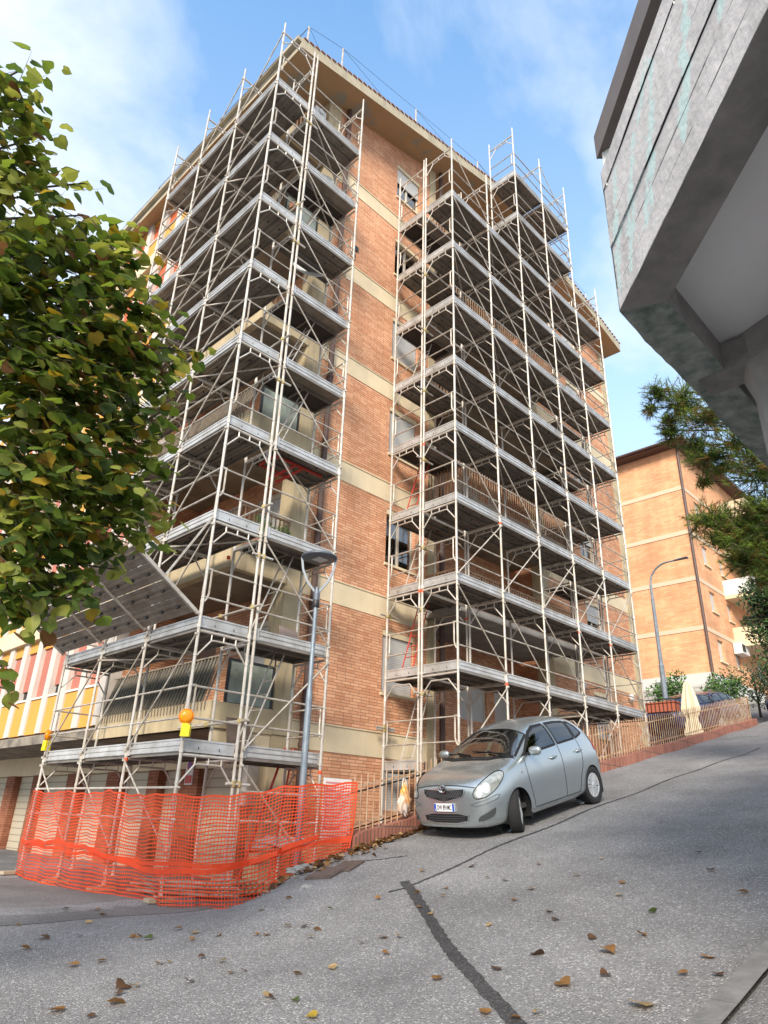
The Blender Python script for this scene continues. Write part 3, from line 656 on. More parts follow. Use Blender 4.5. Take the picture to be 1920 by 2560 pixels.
# ------------------------------------------------------------------ scaffold kit (shared meshes)
W1 = 1.03
def deck_mesh(L, wd=W1-0.05, n=3, hatch=False):
    """planks running along local X from 0..L, width along Y 0..wd, top at z=0"""
    m = MB(); pw = wd/n
    if not hatch:
        for i in range(n):
            a, b = i*pw+0.006, (i+1)*pw-0.006
            m.box(0.03, L-0.03, a, b, -0.012, 0.0)
            m.box(0.03, L-0.03, a, a+0.006, -0.065, -0.0125); m.box(0.03, L-0.03, b-0.006, b, -0.065, -0.0125)
            m.box(0.03, L-0.03, a+0.0065, a+0.022, -0.065, -0.059); m.box(0.03, L-0.03, b-0.022, b-0.0065, -0.065, -0.059)
            for q in (0.36, 0.64):
                y = a+(b-a)*q; m.box(0.05, L-0.05, y-0.012, y+0.012, -0.026, -0.0125)
            for xx in (0.03, L-0.09): m.box(xx, xx+0.06, a+0.03, b-0.03, -0.05, -0.0265)
            x = 0.45
            while x < L-0.3: m.m = 1; m.box(x, x+0.025, a+0.10, a+0.14, -0.045, -0.027); m.m = 0; x += 0.75
    else:
        m.box(0.03, L-0.03, 0.006, wd*0.36, -0.012, 0); m.box(0.03, L-0.03, 0.006, 0.014, -0.065, -0.0125); m.box(0.03, L-0.03, wd*0.36-0.008, wd*0.36, -0.065, -0.0125)
        a = wd*0.38; m.box(0.03, L-0.03, a, a+0.03, -0.06, 0); m.box(0.03, L-0.03, wd-0.03, wd, -0.06, 0)
        m.box(0.03, 0.07, a+0.03, wd-0.03, -0.06, 0); m.box(L-0.07, L-0.03, a+0.03, wd-0.03, -0.06, 0); m.box(L*0.5-0.015, L*0.5+0.015, a+0.03, wd-0.03, -0.055, -0.013)
        m.m = 1; m.box(0.071, L-0.071, a+0.031, wd-0.031, -0.012, -0.001); m.m = 0
    return m.mesh('deck', [M['deck'], M['ply'] if hatch else M['black']])
def toe_mesh(L):   # ribbed board along X, outer face towards -Y
    pr = [(0.0, 0.0), (-0.012, 0.012), (-0.012, 0.045), (0.0, 0.055), (0.0, 0.085), (-0.014, 0.095), (-0.014, 0.125), (0.0, 0.135), (0.0, 0.165), (-0.012, 0.175), (-0.012, 0.2), (0.008, 0.2), (0.008, 0.0)]
    m = MB(); m.prism([(a, b-0.02) for a, b in pr], lambda y, z: (0.04, y, z), lambda y, z: (L-0.04, y, z))
    for x in (0.0, L-0.09): m.box(x+0.02, x+0.09, -0.024, -0.0145, -0.03, 0.19)
    return m.mesh('toe_board', M['toe'])
def toe_flat_mesh(L):
    m = MB(); m.box(0.03, L-0.03, -0.006, 0.006, -0.02, 0.18); m.box(0.03, L-0.03, -0.016, -0.0065, 0.15, 0.18); m.box(0.03, L-0.03, -0.014, -0.0065, -0.02, 0.0); m.box(0.03, L-0.03, -0.009, -0.0065, 0.03, 0.036)
    m.m = 1
    for x in (L*0.3, L*0.68): m.box(x, x+0.006, -0.02, -0.0095, 0.03, 0.07)
    return m.mesh('toe_board', [M['toe'], M['black']])
def rail_mesh(L): # pair of guard rails along X
    m = MB()
    for z in (0.5, 1.0): m.tube((0, 0, z), (L, 0, z), 0.0185, 6)
    for z in (0.5, 1.0):
        for x in (0.0, L): m.box(x-0.015, x+0.015, -0.02, 0.02, z-0.02, z+0.02)
    return m.mesh('guard_rail', M['galv_dirty'])
def endrail_mesh(L, flip=False):
    m = MB()
    for z in (0.5, 1.0): m.tube((0, 0, z), (L, 0, z), 0.0185, 6)
    x = 0.10 if not flip else L-0.10; s = 1 if not flip else -1
    m.path([(x-0.07*s, 0.0, 0.42), (x-0.02*s, 0, 0.50), (x, 0, 0.58), (x, 0, 1.02)], 0.0185, 6)
    m.box(x-0.1 if not flip else x-0.02, x+0.02 if not flip else x+0.1, -0.012, 0.012, 1.0, 1.03)
    return m.mesh('end_rail', M['galv_dirty'])
def frame_mesh(wd=W1, h=2.0, top=0.0, base=0.0, jack=0.0):
    """portal frame in the local X direction, standing on z=0"""
    m = MB(); r = 0.027; k = 8
    for x in (0, wd):
        m.tube((x, 0, -base), (x, 0, h), r, k)
        m.tube((x, 0, -0.04), (x, 0, 0.03), r*1.35, k)
        for z in (0.5, 1.0, 1.5): m.tube((x, -0.035, z), (x, 0.035, z), 0.011, 5); m.tube((x, 0, z-0.02), (x, 0, z+0.015), r*1.2, k)
        if top: m.tube((x, 0, h), (x, 0, h+top), r*0.8, k)
        if jack:
            m.tube((x, 0, -base-0.16), (x, 0, -base), 0.018, 6); m.tube((x, 0, -base+0.0), (x, 0, -base+0.04), 0.045, 8)
            m.box(x-0.07, x+0.07, -0.07, 0.07, -base-0.165, -base-0.155)
    z = h-0.09
    m.tube((r, 0, z), (wd-r, 0, z), 0.025, k)
    m.path([(r, 0, z-0.42), (0.27, 0, z-0.13), (0.34, 0, z-0.12), (wd-0.34, 0, z-0.12), (wd-0.27, 0, z-0.13), (wd-r, 0, z-0.42)], 0.016, 6)
    for x in (0.27, wd/2, wd-0.27): m.tube((x, 0, z-0.12), (x, 0, z), 0.014, 5)
    return m.mesh('frame', M['galv'])
def place(par, name, me, p, rz=0.0):
    o = link(name, me, par); o.location = p; o.rotation_euler = (0, 0, rz); return o
H = pi/2
# ------------------------------------------------------------------ left scaffold
SL = thing('scaffold', 'tall steel scaffold wrapping the left corner of the brick block, with tilted debris fan', 'scaffold', (0, 0, -2.1))
O = Vector((0, 0, 2.1))
bA = 1.80
fr, frt, frb = frame_mesh(), frame_mesh(top=0.30), frame_mesh(h=2.0, base=-0.02, jack=0.0)
frb = frame_mesh(base=-0.12, jack=1)
dA, dH, dS = deck_mesh(bA), deck_mesh(1.75, hatch=True), deck_mesh(1.75)
tA, tS, tE = toe_mesh(bA), toe_mesh(1.75), toe_flat_mesh(W1)
rA, rS, rE, rEf = rail_mesh(bA), rail_mesh(1.75), endrail_mesh(W1), endrail_mesh(W1, True)
X1, X2 = 1.145, 2.895
for k in range(-1, 10):
    z = 2.0*k if k >= 0 else -1.98
    me = fr if 0 <= k < 8 else (frt if k == 8 else frb)
    if k == 9: break
    for j in range(4): place(SL, 'frame', me, O+Vector((0, bA*j, z)))
    for x in (X1, X2): place(SL, 'frame', me, O+Vector((x, 0.0, z)), H)
for k in range(9):
    z = 2.0*k
    for j in range(3):
        place(SL, 'deck', dA, O+Vector((W1-0.01, bA*j, z)), H)           # planks along Y
        place(SL, 'toe_board', tA, O+Vector((0.03, bA*(j+1), z)), -H)
        if not (k == 1): place(SL, 'guard_rail', rA, O+Vector((0.0, bA*j, z)), H)
    place(SL, 'deck', dH if k in (1, 2, 4, 5, 7) else dS, O+Vector((X1, 0.02, z)))
    place(SL, 'toe_board', tS, O+Vector((X1, 0.03, z)))
    place(SL, 'toe_board', tE, O+Vector((0.0, 0.03, z)))
    place(SL, 'guard_rail', rS, O+Vector((X1, 0.0, z)))
    place(SL, 'end_rail', rE, O+Vector((0, 0.0, z)))
    place(SL, 'end_rail', rE, O+Vector((0, bA*3, z)))
    place(SL, 'end_rail', rE, O+Vector((X2, 0.0, z)), H)
    place(SL, 'toe_board', tE, O+Vector((0.0, bA*3-0.03, z)))
def diag(par, off, a, b, r=0.0165):
    c = MB(); c.tube(Vector(a)+off, Vector(b)+off, r, 6)
    for p in (a, b): c.tube(Vector(p)+off+Vector((0, 0, -0.02)), Vector(p)+off+Vector((0, 0, 0.02)), r*2, 6)
    c.build('diagonal_brace', M['galv_dirty'], par)
for k in range(-1, 9):
    z = 2.0*k
    for j in (0, 1, 2):
        if k == -1: diag(SL, O, (-0.03, bA*(j+1), z+1.9), (-0.03, bA*j, z+0.55))
        elif j < 2 or k in (0, 3, 6): diag(SL, O, (-0.03, bA*(j+1), z+0.05), (-0.03, bA*j, z+1.85))
    if k < 8: diag(SL, O, (X1, -0.03, z+1.85), (X2, -0.03, z+0.15)) if k != 0 else diag(SL, O, (X1, -0.03, z+0.1), (X2, -0.03, z+1.85))
for k in (2, 4, 5, 7): # bracing in plan below the decks
    diag(SL, O, (0, bA, 2*k-0.15), (W1, 0, 2*k-0.15), 0.02)
    diag(SL, O, (0, 2*bA, 2*k-2.15), (W1, bA, 2*k-2.15), 0.02)
for k in (3, 7, 8): diag(SL, O, (X1, 0.0, 2*k-0.15), (X2, W1, 2*k-0.15), 0.02)
for z in (-1.0, -0.55): # lower longitudinal tubes
    c = MB(); c.tube((0, -0.1, z+2.1), (0, bA*3+0.1, z+2.1), 0.0185, 6); c.build('ledger', M['galv'], SL)
    c = MB(); c.tube((X1, 0, z+2.1), (X2, 0, z+2.1), 0.0185, 6); c.build('ledger', M['galv'], SL)
# ties and couplers to the wall
for k, y in ((0, 0.9), (1, 0.9), (2, 0.9), (4, 0.9), (6, 0.9)):
    c = MB(); zz = 2*k+0.55
    c.tube((W1, -0.25+y*0, zz), (W1, 2.0, zz), 0.024, 7); c.m = 1
    for yy in (0.0, 1.02): c.lathe([(0.02, -0.04), (0.05, -0.03), (0.05, 0.03), (0.02, 0.04)], (W1, yy, zz), 8, 'z')
    c.v = [tuple(Vector(p)+O) for p in c.v]; c.build('wall_tie', [M['galv_dirty'], M['fitting']], SL)
for z in (-0.45, 3.55, 7.5, 11.4, 15.5):
    c = MB(); c.tube((W1-0.15, -0.02, z), (X1+0.2, -0.02, z), 0.024, 7); c.m = 1
    for x in (W1, X1): c.lathe([(0.025, -0.05), (0.05, -0.04), (0.05, 0.04), (0.025, 0.05)], (x, 0.0, z), 8, 'z')
    c.v = [tuple(Vector(p)+O) for p in c.v]; c.build('coupler', [M['galv'], M['fitting']], SL)
# red marker bands
for x, y, z in ((0, bA, -0.12), (X2, 0, -0.18), (W1, 1.03, 3.72)):
    c = MB(); c.tube((x, y, z+2.1), (x, y, z+2.16), 0.036, 8); c.build('marker_band', M['redband'], SL)
# inner aluminium ladders
def ladder(par, a, b, wd=0.34, mt='galv', name='ladder', side=(1, 0, 0)):
    c = MB(); a = Vector(a); b = Vector(b); s = Vector(side)*wd/2
    c.tube(a-s, b-s, 0.016, 6); c.tube(a+s, b+s, 0.016, 6); n = int((b-a).length/0.28)
    for i in range(1, n): p = a+(b-a)*i/n; c.tube(p-s, p+s, 0.011, 5)
    return c.build(name, M[mt], par)
for k in (0, 1, 3, 4, 6):
    ladder(SL, O+Vector((1.45, 0.62, 2*k+0.02)), O+Vector((1.45+0.75, 0.62, 2*k+2.0)), side=(0, 1, 0))
M['fan'] = mat('fan_steel', (0.36, 0.31, 0.26), 0.6, 0.35, col2=(0.20, 0.155, 0.12), vscale=2.5)
# debris fan
def fan(j0, j1):
    m = MB(); ya, yb = bA*j0, bA*j1; base = Vector((-0.06, 0, 2.24)); tip = Vector((-1.34, 0, 3.08)); d = (tip-base); n = d.cross(Vector((0, 1, 0))).normalized()
    if n.z < 0: n = -n
    for i in range(4):
        for (t0, t1, h) in ((i/4+0.01, (i+1)/4-0.005, 0.0), (i/4+0.09, i/4+0.12, -0.02), (i/4+0.16, i/4+0.19, -0.02)):
            for off, q in ((0, 0.0),):
                P = [base+d*t0+n*h, base+d*t1+n*h]
                v = [(p.x, y, p.z) for p in P for y in (ya+0.02, yb-0.02)]; v2 = [(p.x-n.x*0.03, y, p.z-n.z*0.03) for p in P for y in (ya+0.02, yb-0.02)]
                m.quad(v[0], v[1], v[3], v[2]); m.quad(v2[0], v2[2], v2[3], v2[1]); m.quad(v[0], v[2], v2[2], v2[0]); m.quad(v[1], v2[1], v2[3], v[3]); m.quad(v[0], v2[0], v2[1], v[1]); m.quad(v[2], v[3], v2[3], v2[2])
        for y0 in (ya+0.35, (ya+yb)/2, yb-0.35):
            p = base+d*(i/4+0.13)-n*0.052; m.m = 1; m.box(p.x-0.02, p.x+0.02, y0-0.05, y0+0.05, p.z-0.015, p.z+0.012); m.m = 0
    m.v = [tuple(Vector(p)+O) for p in m.v]; m.build('debris_fan', [M['fan'], M['black']], SL)
for j in range(3): fan(j, j+1)
for j in range(4):
    c = MB(); y = bA*j+0.0; c.beam((-0.06, y, 2.19), (-1.42, y, 3.08), 0.05, 0.06); c.beam((0.0, y, 4.05), (-0.75, y, 2.70), 0.03, 0.03)
    c.v = [tuple(Vector(p)+O) for p in c.v]; c.build('fan_bracket', M['galv_dirty'], SL)

# ------------------------------------------------------------------ right scaffold
PX, PY, ZR, bB = 5.69, -1.03, 2.11, 1.783
SR = thing('scaffold', 'long steel scaffold behind the silver car, with a raised tower on top', 'scaffold', (PX, PY, 0.0))
O2 = Vector((0, 0, 0))
dB, dBh, tB, rB = deck_mesh(bB), deck_mesh(bB, hatch=True), toe_mesh(bB), rail_mesh(bB)
R2 = W1+0.09   # second row offset
def yg(i): return yardz(PX+bB*i, 0)
for i in range(6):
    for row in (0, 1):
        if row and i in (2, 3): continue
        y = row*R2
        for k in range(8): place(SR, 'frame', frt if (k == 7 and not (row == 0 and i in (2, 3, 4))) else fr, O2+Vector((bB*i, y, ZR+2*k)), H)
        c = MB(); g = yg(i)
        for yy in (y, y+W1):
            c.tube((bB*i, yy, g), (bB*i, yy, ZR), 0.027, 8); c.box(bB*i-0.07, bB*i+0.07, yy-0.07, yy+0.07, g, g+0.02)
            for z in (0.6, 1.1, 1.6): c.tube((bB*i, yy, z-0.02), (bB*i, yy, z+0.02), 0.038, 7)
        z = ZR-0.09
        c.tube((bB*i, y, z), (bB*i, y+W1, z), 0.0235, 7)
        c.path([(bB*i, y, z-0.42), (bB*i, y+0.27, z-0.12), (bB*i, y+W1-0.27, z-0.12), (bB*i, y+W1, z-0.42)], 0.016, 6)
        c.build('base_frame', M['galv'], SR)
for i in (2, 3, 4):
    for k in (8, 9): place(SR, 'frame', frt if k == 9 else fr, O2+Vector((bB*i, 0, ZR+2*k)), H)
def bay(i, k, row=0, hatch=False, outer=True):
    z = ZR+2*k; y = row*R2
    place(SR, 'deck', dBh if hatch else dB, O2+Vector((bB*i, y+0.02, z)))
    if outer:
        place(SR, 'toe_board', tB, O2+Vector((bB*i, y+0.03, z))); place(SR, 'guard_rail', rB, O2+Vector((bB*i, y, z)))
for k in range(8):
    for i in range(5): bay(i, k)
    bay(0, k, 1, k % 2 == 1 or k == 0, False)
    if k != 6: bay(4, k, 1, k in (2, 4), False)
for k in (8, 9):
    for i in (2, 3): bay(i, k)
    place(SR, 'toe_board', tE, O2+Vector((bB*2+0.02, W1, ZR+2*k)), -H); place(SR, 'end_rail', rE, O2+Vector((bB*2, 0, ZR+2*k)), H); place(SR, 'end_rail', rE, O2+Vector((bB*4, 0, ZR+2*k)), H)
bay(0, -1, 1, False, False)
for k in range(-1, 8):
    z = ZR+2*k
    for row in (0, 1):
        if row or k >= 0: place(SR, 'toe_board', tE, O2+Vector((0.03, W1+row*R2, z)), -H)
        place(SR, 'end_rail', rEf if row else rE, O2+Vector((0, row*R2, z)), H)
    if k >= 0: place(SR, 'end_rail', rE, O2+Vector((bB*5, 0, z)), H)
# horizontal boards of the end guard, and rails at the right end reaching the wall
for k in range(-1, 8):
    z = ZR+2*k; c = MB()
    for q in (0.5, 1.0):
        c.tube((bB*5, R2, z+q), (bB*5, R2+W1, z+q), 0.0185, 6); c.tube((bB*5, W1, z+q), (bB*5+1.5, W1+0.9, z+q), 0.0185, 6)
    c.build('end_rail', M['galv_dirty'], SR)
c = MB(); c.tube((bB*5+1.5, W1+0.9, -0.2), (bB*5+1.5, W1+0.9, 17.5), 0.0245, 8); c.build('standard', M['galv'], SR)
pat = {-1: 0, 0: 1, 1: 0, 2: 1, 3: 1, 4: 1, 5: 1, 6: 1, 7: 1}
for k in range(-1, 8):
    z = ZR+2*k
    for i in range(5):
        if k >= 6 and i == 4: continue
        if i == 4 and k in (2, 5): continue
        a, b = (bB*i, -0.03, z+(1.85 if pat[k] else 0.12)), (bB*(i+1), -0.03, z+(0.12 if pat[k] else 1.85)); diag(SR, O2, a, b)
for k in (8, 9):
    for i in (3,): diag(SR, O2, (bB*i, -0.03, ZR+2*k+1.85), (bB*(i+1), -0.03, ZR+2*k+0.12))
for k in range(3, 8):
    for i in range(5):
        if (i+k) % 2 == 0: diag(SR, O2, (bB*i, 0, ZR+2*k-0.16), (bB*(i+1), W1, ZR+2*k-0.16), 0.02)
for i in (2, 3): diag(SR, O2, (bB*i, 0, ZR+18-0.16), (bB*(i+1), W1, ZR+18-0.16), 0.02)
for z, y, yl in ((1.0, R2+W1, 0.5), (3.6, R2+W1, 0.5), (3.58, W1+0.03, 0.4), (5.1, W1, 0.4), (7.5, W1, 0.4), (9.6, W1, 0.4), (11.6, W1, 0.4), (13.6, W1, 0.3), (1.65, W1, 0.4), (0.95, R2+W1, 0.3)):
    c = MB(); c.tube((-0.25, y, z), (0.35, y, z), 0.024, 7); c.m = 1
    c.lathe([(0.02, -0.05), (0.05, -0.04), (0.05, 0.04), (0.02, 0.05)], (0, y, z), 8, 'z'); c.lathe([(0.02, -0.05), (0.05, -0.04), (0.05, 0.04), (0.02, 0.05)], (0.06, y, z), 8, 'x')
    c.build('coupler', [M['galv_dirty'], M['fitting']], SR)
for i, y, z in ((0, W1, ZR+2-0.12), (0, R2, ZR+2-0.12), (1, 0, ZR+0.0-0.12), (3, 0, ZR+1.82), (4, 0, ZR+1.80), (1, 0, ZR+3.9), (0, W1, ZR+5.8), (1, R2, ZR+1.6)):
    c = MB(); c.tube((bB*i, y, z), (bB*i, y, z+0.06), 0.036, 8); c.build('marker_band', M['redband'], SR)
for k in (0, 2):
    ladder(SR, (0.35, R2+0.75, ZR+2*k-2*0), (1.0, R2+0.75, ZR+2*k+1.95), mt='red', side=(0, 1, 0))
for k in (-1, 1, 4, 6):
    ladder(SR, (0.35, R2+0.72, ZR+2*k), (1.05, R2+0.72, ZR+2*k+1.95), side=(0, 1, 0))
# ------------------------------------------------------------------ fence on its brick kerb wall
M['brickred'] = brickmat('kerb_brick', (0.46, 0.19, 0.13), (0.32, 0.12, 0.085), (0.14, 0.10, 0.085), bw=0.082, rh=0.5, ms=0.010)
M['picket'] = mat('rusty_picket', (0.50, 0.38, 0.26), 0.85, col2=(0.30, 0.14, 0.07), vscale=5)
FN = thing('fence', 'rusty cream picket fence running uphill on a low brick wall behind the silver car', 'fence', (2.3, -1.5, -1.2))
fo = Vector((2.3, -1.5, -1.2))
def zc(x): return gz(x, -1.6)+0.23
x = 2.34; seg = []; n = 0
while x < 22.6:
    if n % 16 == 0:
        if seg: seg[0].build('fence_panel', M['picket'], FN)
        pm = MB(); seg = [pm]
        xa, xb = x, min(x+0.146*16, 22.6)
        for h in (0.10, 0.66):
            pm.beam(Vector((xa-0.02, -1.50, zc(xa)+h))-fo, Vector((xb-0.03, -1.50, zc(xb)+h))-fo, 0.012, 0.03)
    h = 0.86+random.uniform(-0.015, 0.015); z = zc(x); l = random.uniform(-0.008, 0.008)
    a = Vector((x, -1.525, z-0.02))-fo; b = Vector((x+l, -1.525, z+h-0.05))-fo; seg[0].tube(a, b, 0.0125, 5); seg[0].tube(b, b+Vector((0, 0, 0.05)), 0.0125, 5, 0.002)
    x += 0.146; n += 1
seg[0].build('fence_panel', M['picket'], FN)
for x in (4.15, 7.6, 11.2, 14.6, 18.2, 22.6):
    c = MB(); p = Vector((x, -1.47, zc(x)))-fo; c.box(p.x-0.02, p.x+0.02, p.y-0.02, p.y+0.02, p.z-0.3, p.z+0.82); c.build('post', M['black'], FN)
c = MB(); c.tube(Vector((2.3, -1.46, zc(2.3)+0.62))-fo, Vector((6.2, -1.46, zc(6.2)+0.68))-fo, 0.015, 6); c.tube(Vector((2.3, -1.46, zc(2.3)+0.08))-fo, Vector((6.2, -1.46, zc(6.2)+0.12))-fo, 0.012, 6); c.build('black_hose', M['black'], FN)
KW = MB(); kxs = frange(2.28, 22.7, 110)
for a, b in zip(kxs, kxs[1:]):
    za, zb = zc(a), zc(b); ga, gb = gz(a, -1.6)-0.15, gz(b, -1.6)-0.15
    KW.quad((a, -1.66, ga), (b, -1.66, gb), (b, -1.66, zb), (a, -1.66, za)); KW.quad((a, -1.66, za), (b, -1.66, zb), (b, -1.36, zb), (a, -1.36, za))
    KW.quad((b, -1.36, yardz(b, 0)-0.2), (a, -1.36, yardz(a, 0)-0.2), (a, -1.36, za), (b, -1.36, zb))
a, b = kxs[0], kxs[-1]
KW.quad((a, -1.66, -2.3), (a, -1.66, zc(a)), (a, -1.36, zc(a)), (a, -1.36, -2.3)); KW.quad((b, -1.66, zc(b)-0.5), (b, -1.36, zc(b)-0.5), (b, -1.36, zc(b)), (b, -1.66, zc(b)))
tag(KW.build('brick_kerb_wall', M['brickred']), 'low wall of upright red bricks under the picket fence, following the slope', 'wall')

# ------------------------------------------------------------------ orange safety net
M['net'] = mat('orange_net', (0.80, 0.085, 0.018), 0.6, col2=(0.66, 0.06, 0.015), vscale=1.5)
nt_ = M['net'].node_tree; nb = nt_.nodes['Principled BSDF']
tr_ = nt_.nodes.new('ShaderNodeBsdfTranslucent'); tr_.inputs[0].default_value = (0.8, 0.09, 0.015, 1); ms_ = nt_.nodes.new('ShaderNodeMixShader'); ms_.inputs[0].default_value = 0.35
nt_.links.new(nb.outputs[0], ms_.inputs[1]); nt_.links.new(tr_.outputs[0], ms_.inputs[2]); nt_.links.new(ms_.outputs[0], nt_.nodes['Material Output'].inputs[0])
# plan line: along the scaffold, round the corner post, to the white board on the fence
path = [(-0.04, 5.50, -2.06, -0.58), (-0.12, 3.6, -2.10, -0.60), (-0.14, 1.8, -2.13, -0.60), (-0.12, 0.05, -2.14, -0.65), (0.25, -0.35, -2.13, -0.63), (0.95, -0.85, -2.08, -0.56), (1.50, -1.35, -1.80, -0.42), (2.30, -1.62, -1.66, -0.33)]
def net_at(u, v):
    L = [0]
    for a, b in zip(path, path[1:]): L.append(L[-1]+sqrt((a[0]-b[0])**2+(a[1]-b[1])**2))
    s = u*L[-1]
    for i in range(len(path)-1):
        if s <= L[i+1]+1e-9: break
    t = (s-L[i])/(L[i+1]-L[i]); p = [path[i][q]+(path[i+1][q]-path[i][q])*t for q in range(4)]
    sag = 0.05*abs(sin(s*pi/1.8))*v; z = p[2]+(p[3]-p[2])*v-sag
    amp = (1-v)*0.10*sin(s*2.3)+0.03*sin(s*7+v*6)+0.02*sin(s*17+v*9)*sin(s*3.1); z += 0.018*sin(s*5.3+v*8)*sin(v*pi)+0.012*sin(s*12+v*3)*v
    if s > L[4]: amp += 0.10*sin(s*5+v*4)*(1-v)
    nx, ny = -0.75, -0.65
    return Vector((p[0]+nx*amp-0.22*(1-v)**2*(0.5+0.5*sin(s*0.9))*min(1, s/2), p[1]+ny*amp-(0.30*(1-v)**2 if 5.2 < s < 7.2 else 0), z)), L[-1]
NU, NV = 178, 30
_, LL = net_at(0, 0)
mb = MB(); thick = 0.0045
pts = [[net_at(i/NU, j/NV)[0] for j in range(NV+1)] for i in range(NU+1)]
nn = Vector((-0.7, -0.7, 0))
for j in range(NV+1):
    h = 0.015 if j in (0, NV) else (0.0095 if j % 2 == 0 else 0.0078)
    if j == 11: h = 0.028
    for i in range(NU):
        a, b = pts[i][j], pts[i+1][j]; z = Vector((0, 0, h)); mb.quad(a-z, b-z, b+z, a+z)
for i in range(NU+1):
    h = 0.0056 if i not in (0, NU) else 0.012
    for j in range(NV):
        a, b = pts[i][j], pts[i][j+1]; q = pts[min(NU, i+1)][j]-pts[max(0, i-1)][j]; q.normalize(); mb.quad(a-q*h, a+q*h, b+q*h, b-q*h)
tag(mb.build('safety_net', M['net']), 'orange plastic safety net fencing off the foot of the left scaffold', 'safety net')
mb = MB(); ps = [net_at(u/60, 0.38+0.06*sin(u*0.12))[0]+Vector((-0.02, -0.02, -0.03*sin(u*0.2))) for u in range(57)]
for a, b in zip(ps, ps[1:]): mb.quad(a-Vector((0, 0, 0.035)), b-Vector((0, 0, 0.035)), b+Vector((0, 0, 0.035)), a+Vector((0, 0, 0.035)))
tag(mb.build('warning_tape', M['net']), 'flat orange tape strung halfway up the safety net', 'tape')

# white board behind the end of the net
WB = thing('notice_board', 'pale notice board standing behind the right end of the orange net', 'board', (1.78, -1.40, -1.3))
f = MB(); f.box(0, 0.60, 0, 0.012, 0.05, 0.98); f.build('panel', M['white'], WB)
f = MB()
for i in range(15):
    f.m = 0; z = 0.90-0.055*i; l = 0.52 if i % 4 else 0.35; f.box(0.04, 0.04+l, -0.004, -0.001, z, z+0.012+(0.012 if i % 4 == 0 else 0))
f.build('printed_lines', mat('faded_print', (0.55, 0.22, 0.25), 0.7), WB)

# ------------------------------------------------------------------ street lamps
LP = thing('street_lamp', 'grey street lamp with a round head on a forked top, standing behind the orange net', 'street lamp', (1.76, -0.9, -1.95))
M['lampgrey'] = mat('galvanised_pole', (0.24, 0.285, 0.33), 0.5, 0.3, col2=(0.15, 0.18, 0.215), vscale=6)
M['lampdark'] = mat('lamp_grey', (0.12, 0.14, 0.17), 0.45, 0.3)
f = MB(); f.lathe([(0.056, 0), (0.056, 2.9), (0.047, 3.05), (0.040, 3.08), (0.037, 4.6)], (0, 0, 0), 14); f.build('pole', M['lampgrey'], LP, smooth=True)
f = MB(); f.lathe([(0.052, 4.5), (0.062, 4.52), (0.062, 4.62), (0.052, 4.64)], k=14); f.build('collar', M['black'], LP, smooth=True)
f = MB(); f.lathe([(0.055, 4.62), (0.062, 4.75), (0.03, 4.88)], k=12)
for s in (-1, 1):
    pts_ = [Vector((0.02*s, -0.02*s, 4.78)), Vector((0.13*s, -0.13*s, 4.98)), Vector((0.20*s, -0.20*s, 5.22)), Vector((0.225*s, -0.225*s, 5.45))]
    for a, b in zip(pts_, pts_[1:]): f.beam(a, b, 0.04, 0.03, (1, 1, 0))
f.build('fork', M['lampdark'], LP)
f = MB(); f.lathe([(0.001, 5.42), (0.29, 5.42), (0.33, 5.44), (0.335, 5.46), (0.30, 5.49), (0.13, 5.51), (0.001, 5.515)], k=32); f.build('lamp_head', M['lampdark'], LP, smooth=True)
f = MB(); f.box(-0.10, 0.12, -0.12, 0.10, 5.408, 5.419); f.build('led_panel', mat('led_lens', (0.55, 0.6, 0.62), 0.3), LP)
L2 = thing('street_lamp', 'tall grey gooseneck street lamp in front of the far brick block', 'street lamp', (24.0, 2.2, 4.0))
f = MB(); f.lathe([(0.11, 0), (0.11, 1.6), (0.085, 1.7), (0.075, 4.6), (0.06, 4.7), (0.055, 5.3)], k=12)
P_ = [Vector((0, 0, 5.3))]
for i in range(1, 8): t = i/7*pi/2; P_.append(Vector((0.0, -0.9*(1-cos(t)), 5.3+0.9*sin(t))))
for a, b in zip(P_, P_[1:]): f.tube(a, b, 0.045, 8)
f.tube(P_[-1], P_[-1]+Vector((0, -0.3, 0.0)), 0.04, 8); f.build('pole', M['lampgrey'], L2)
f = MB(); p = P_[-1]+Vector((0, -0.3, 0)); f.prism([(-0.12, 0), (-0.05, 0.06), (0.05, 0.06), (0.12, 0)], lambda x, z: (p.x+x*0.6, p.y, p.z+z-0.02), lambda x, z: (p.x+x*1.3, p.y-0.62, p.z+z*0.8+0.0)); f.build('lamp_head', M['lampdark'], L2)
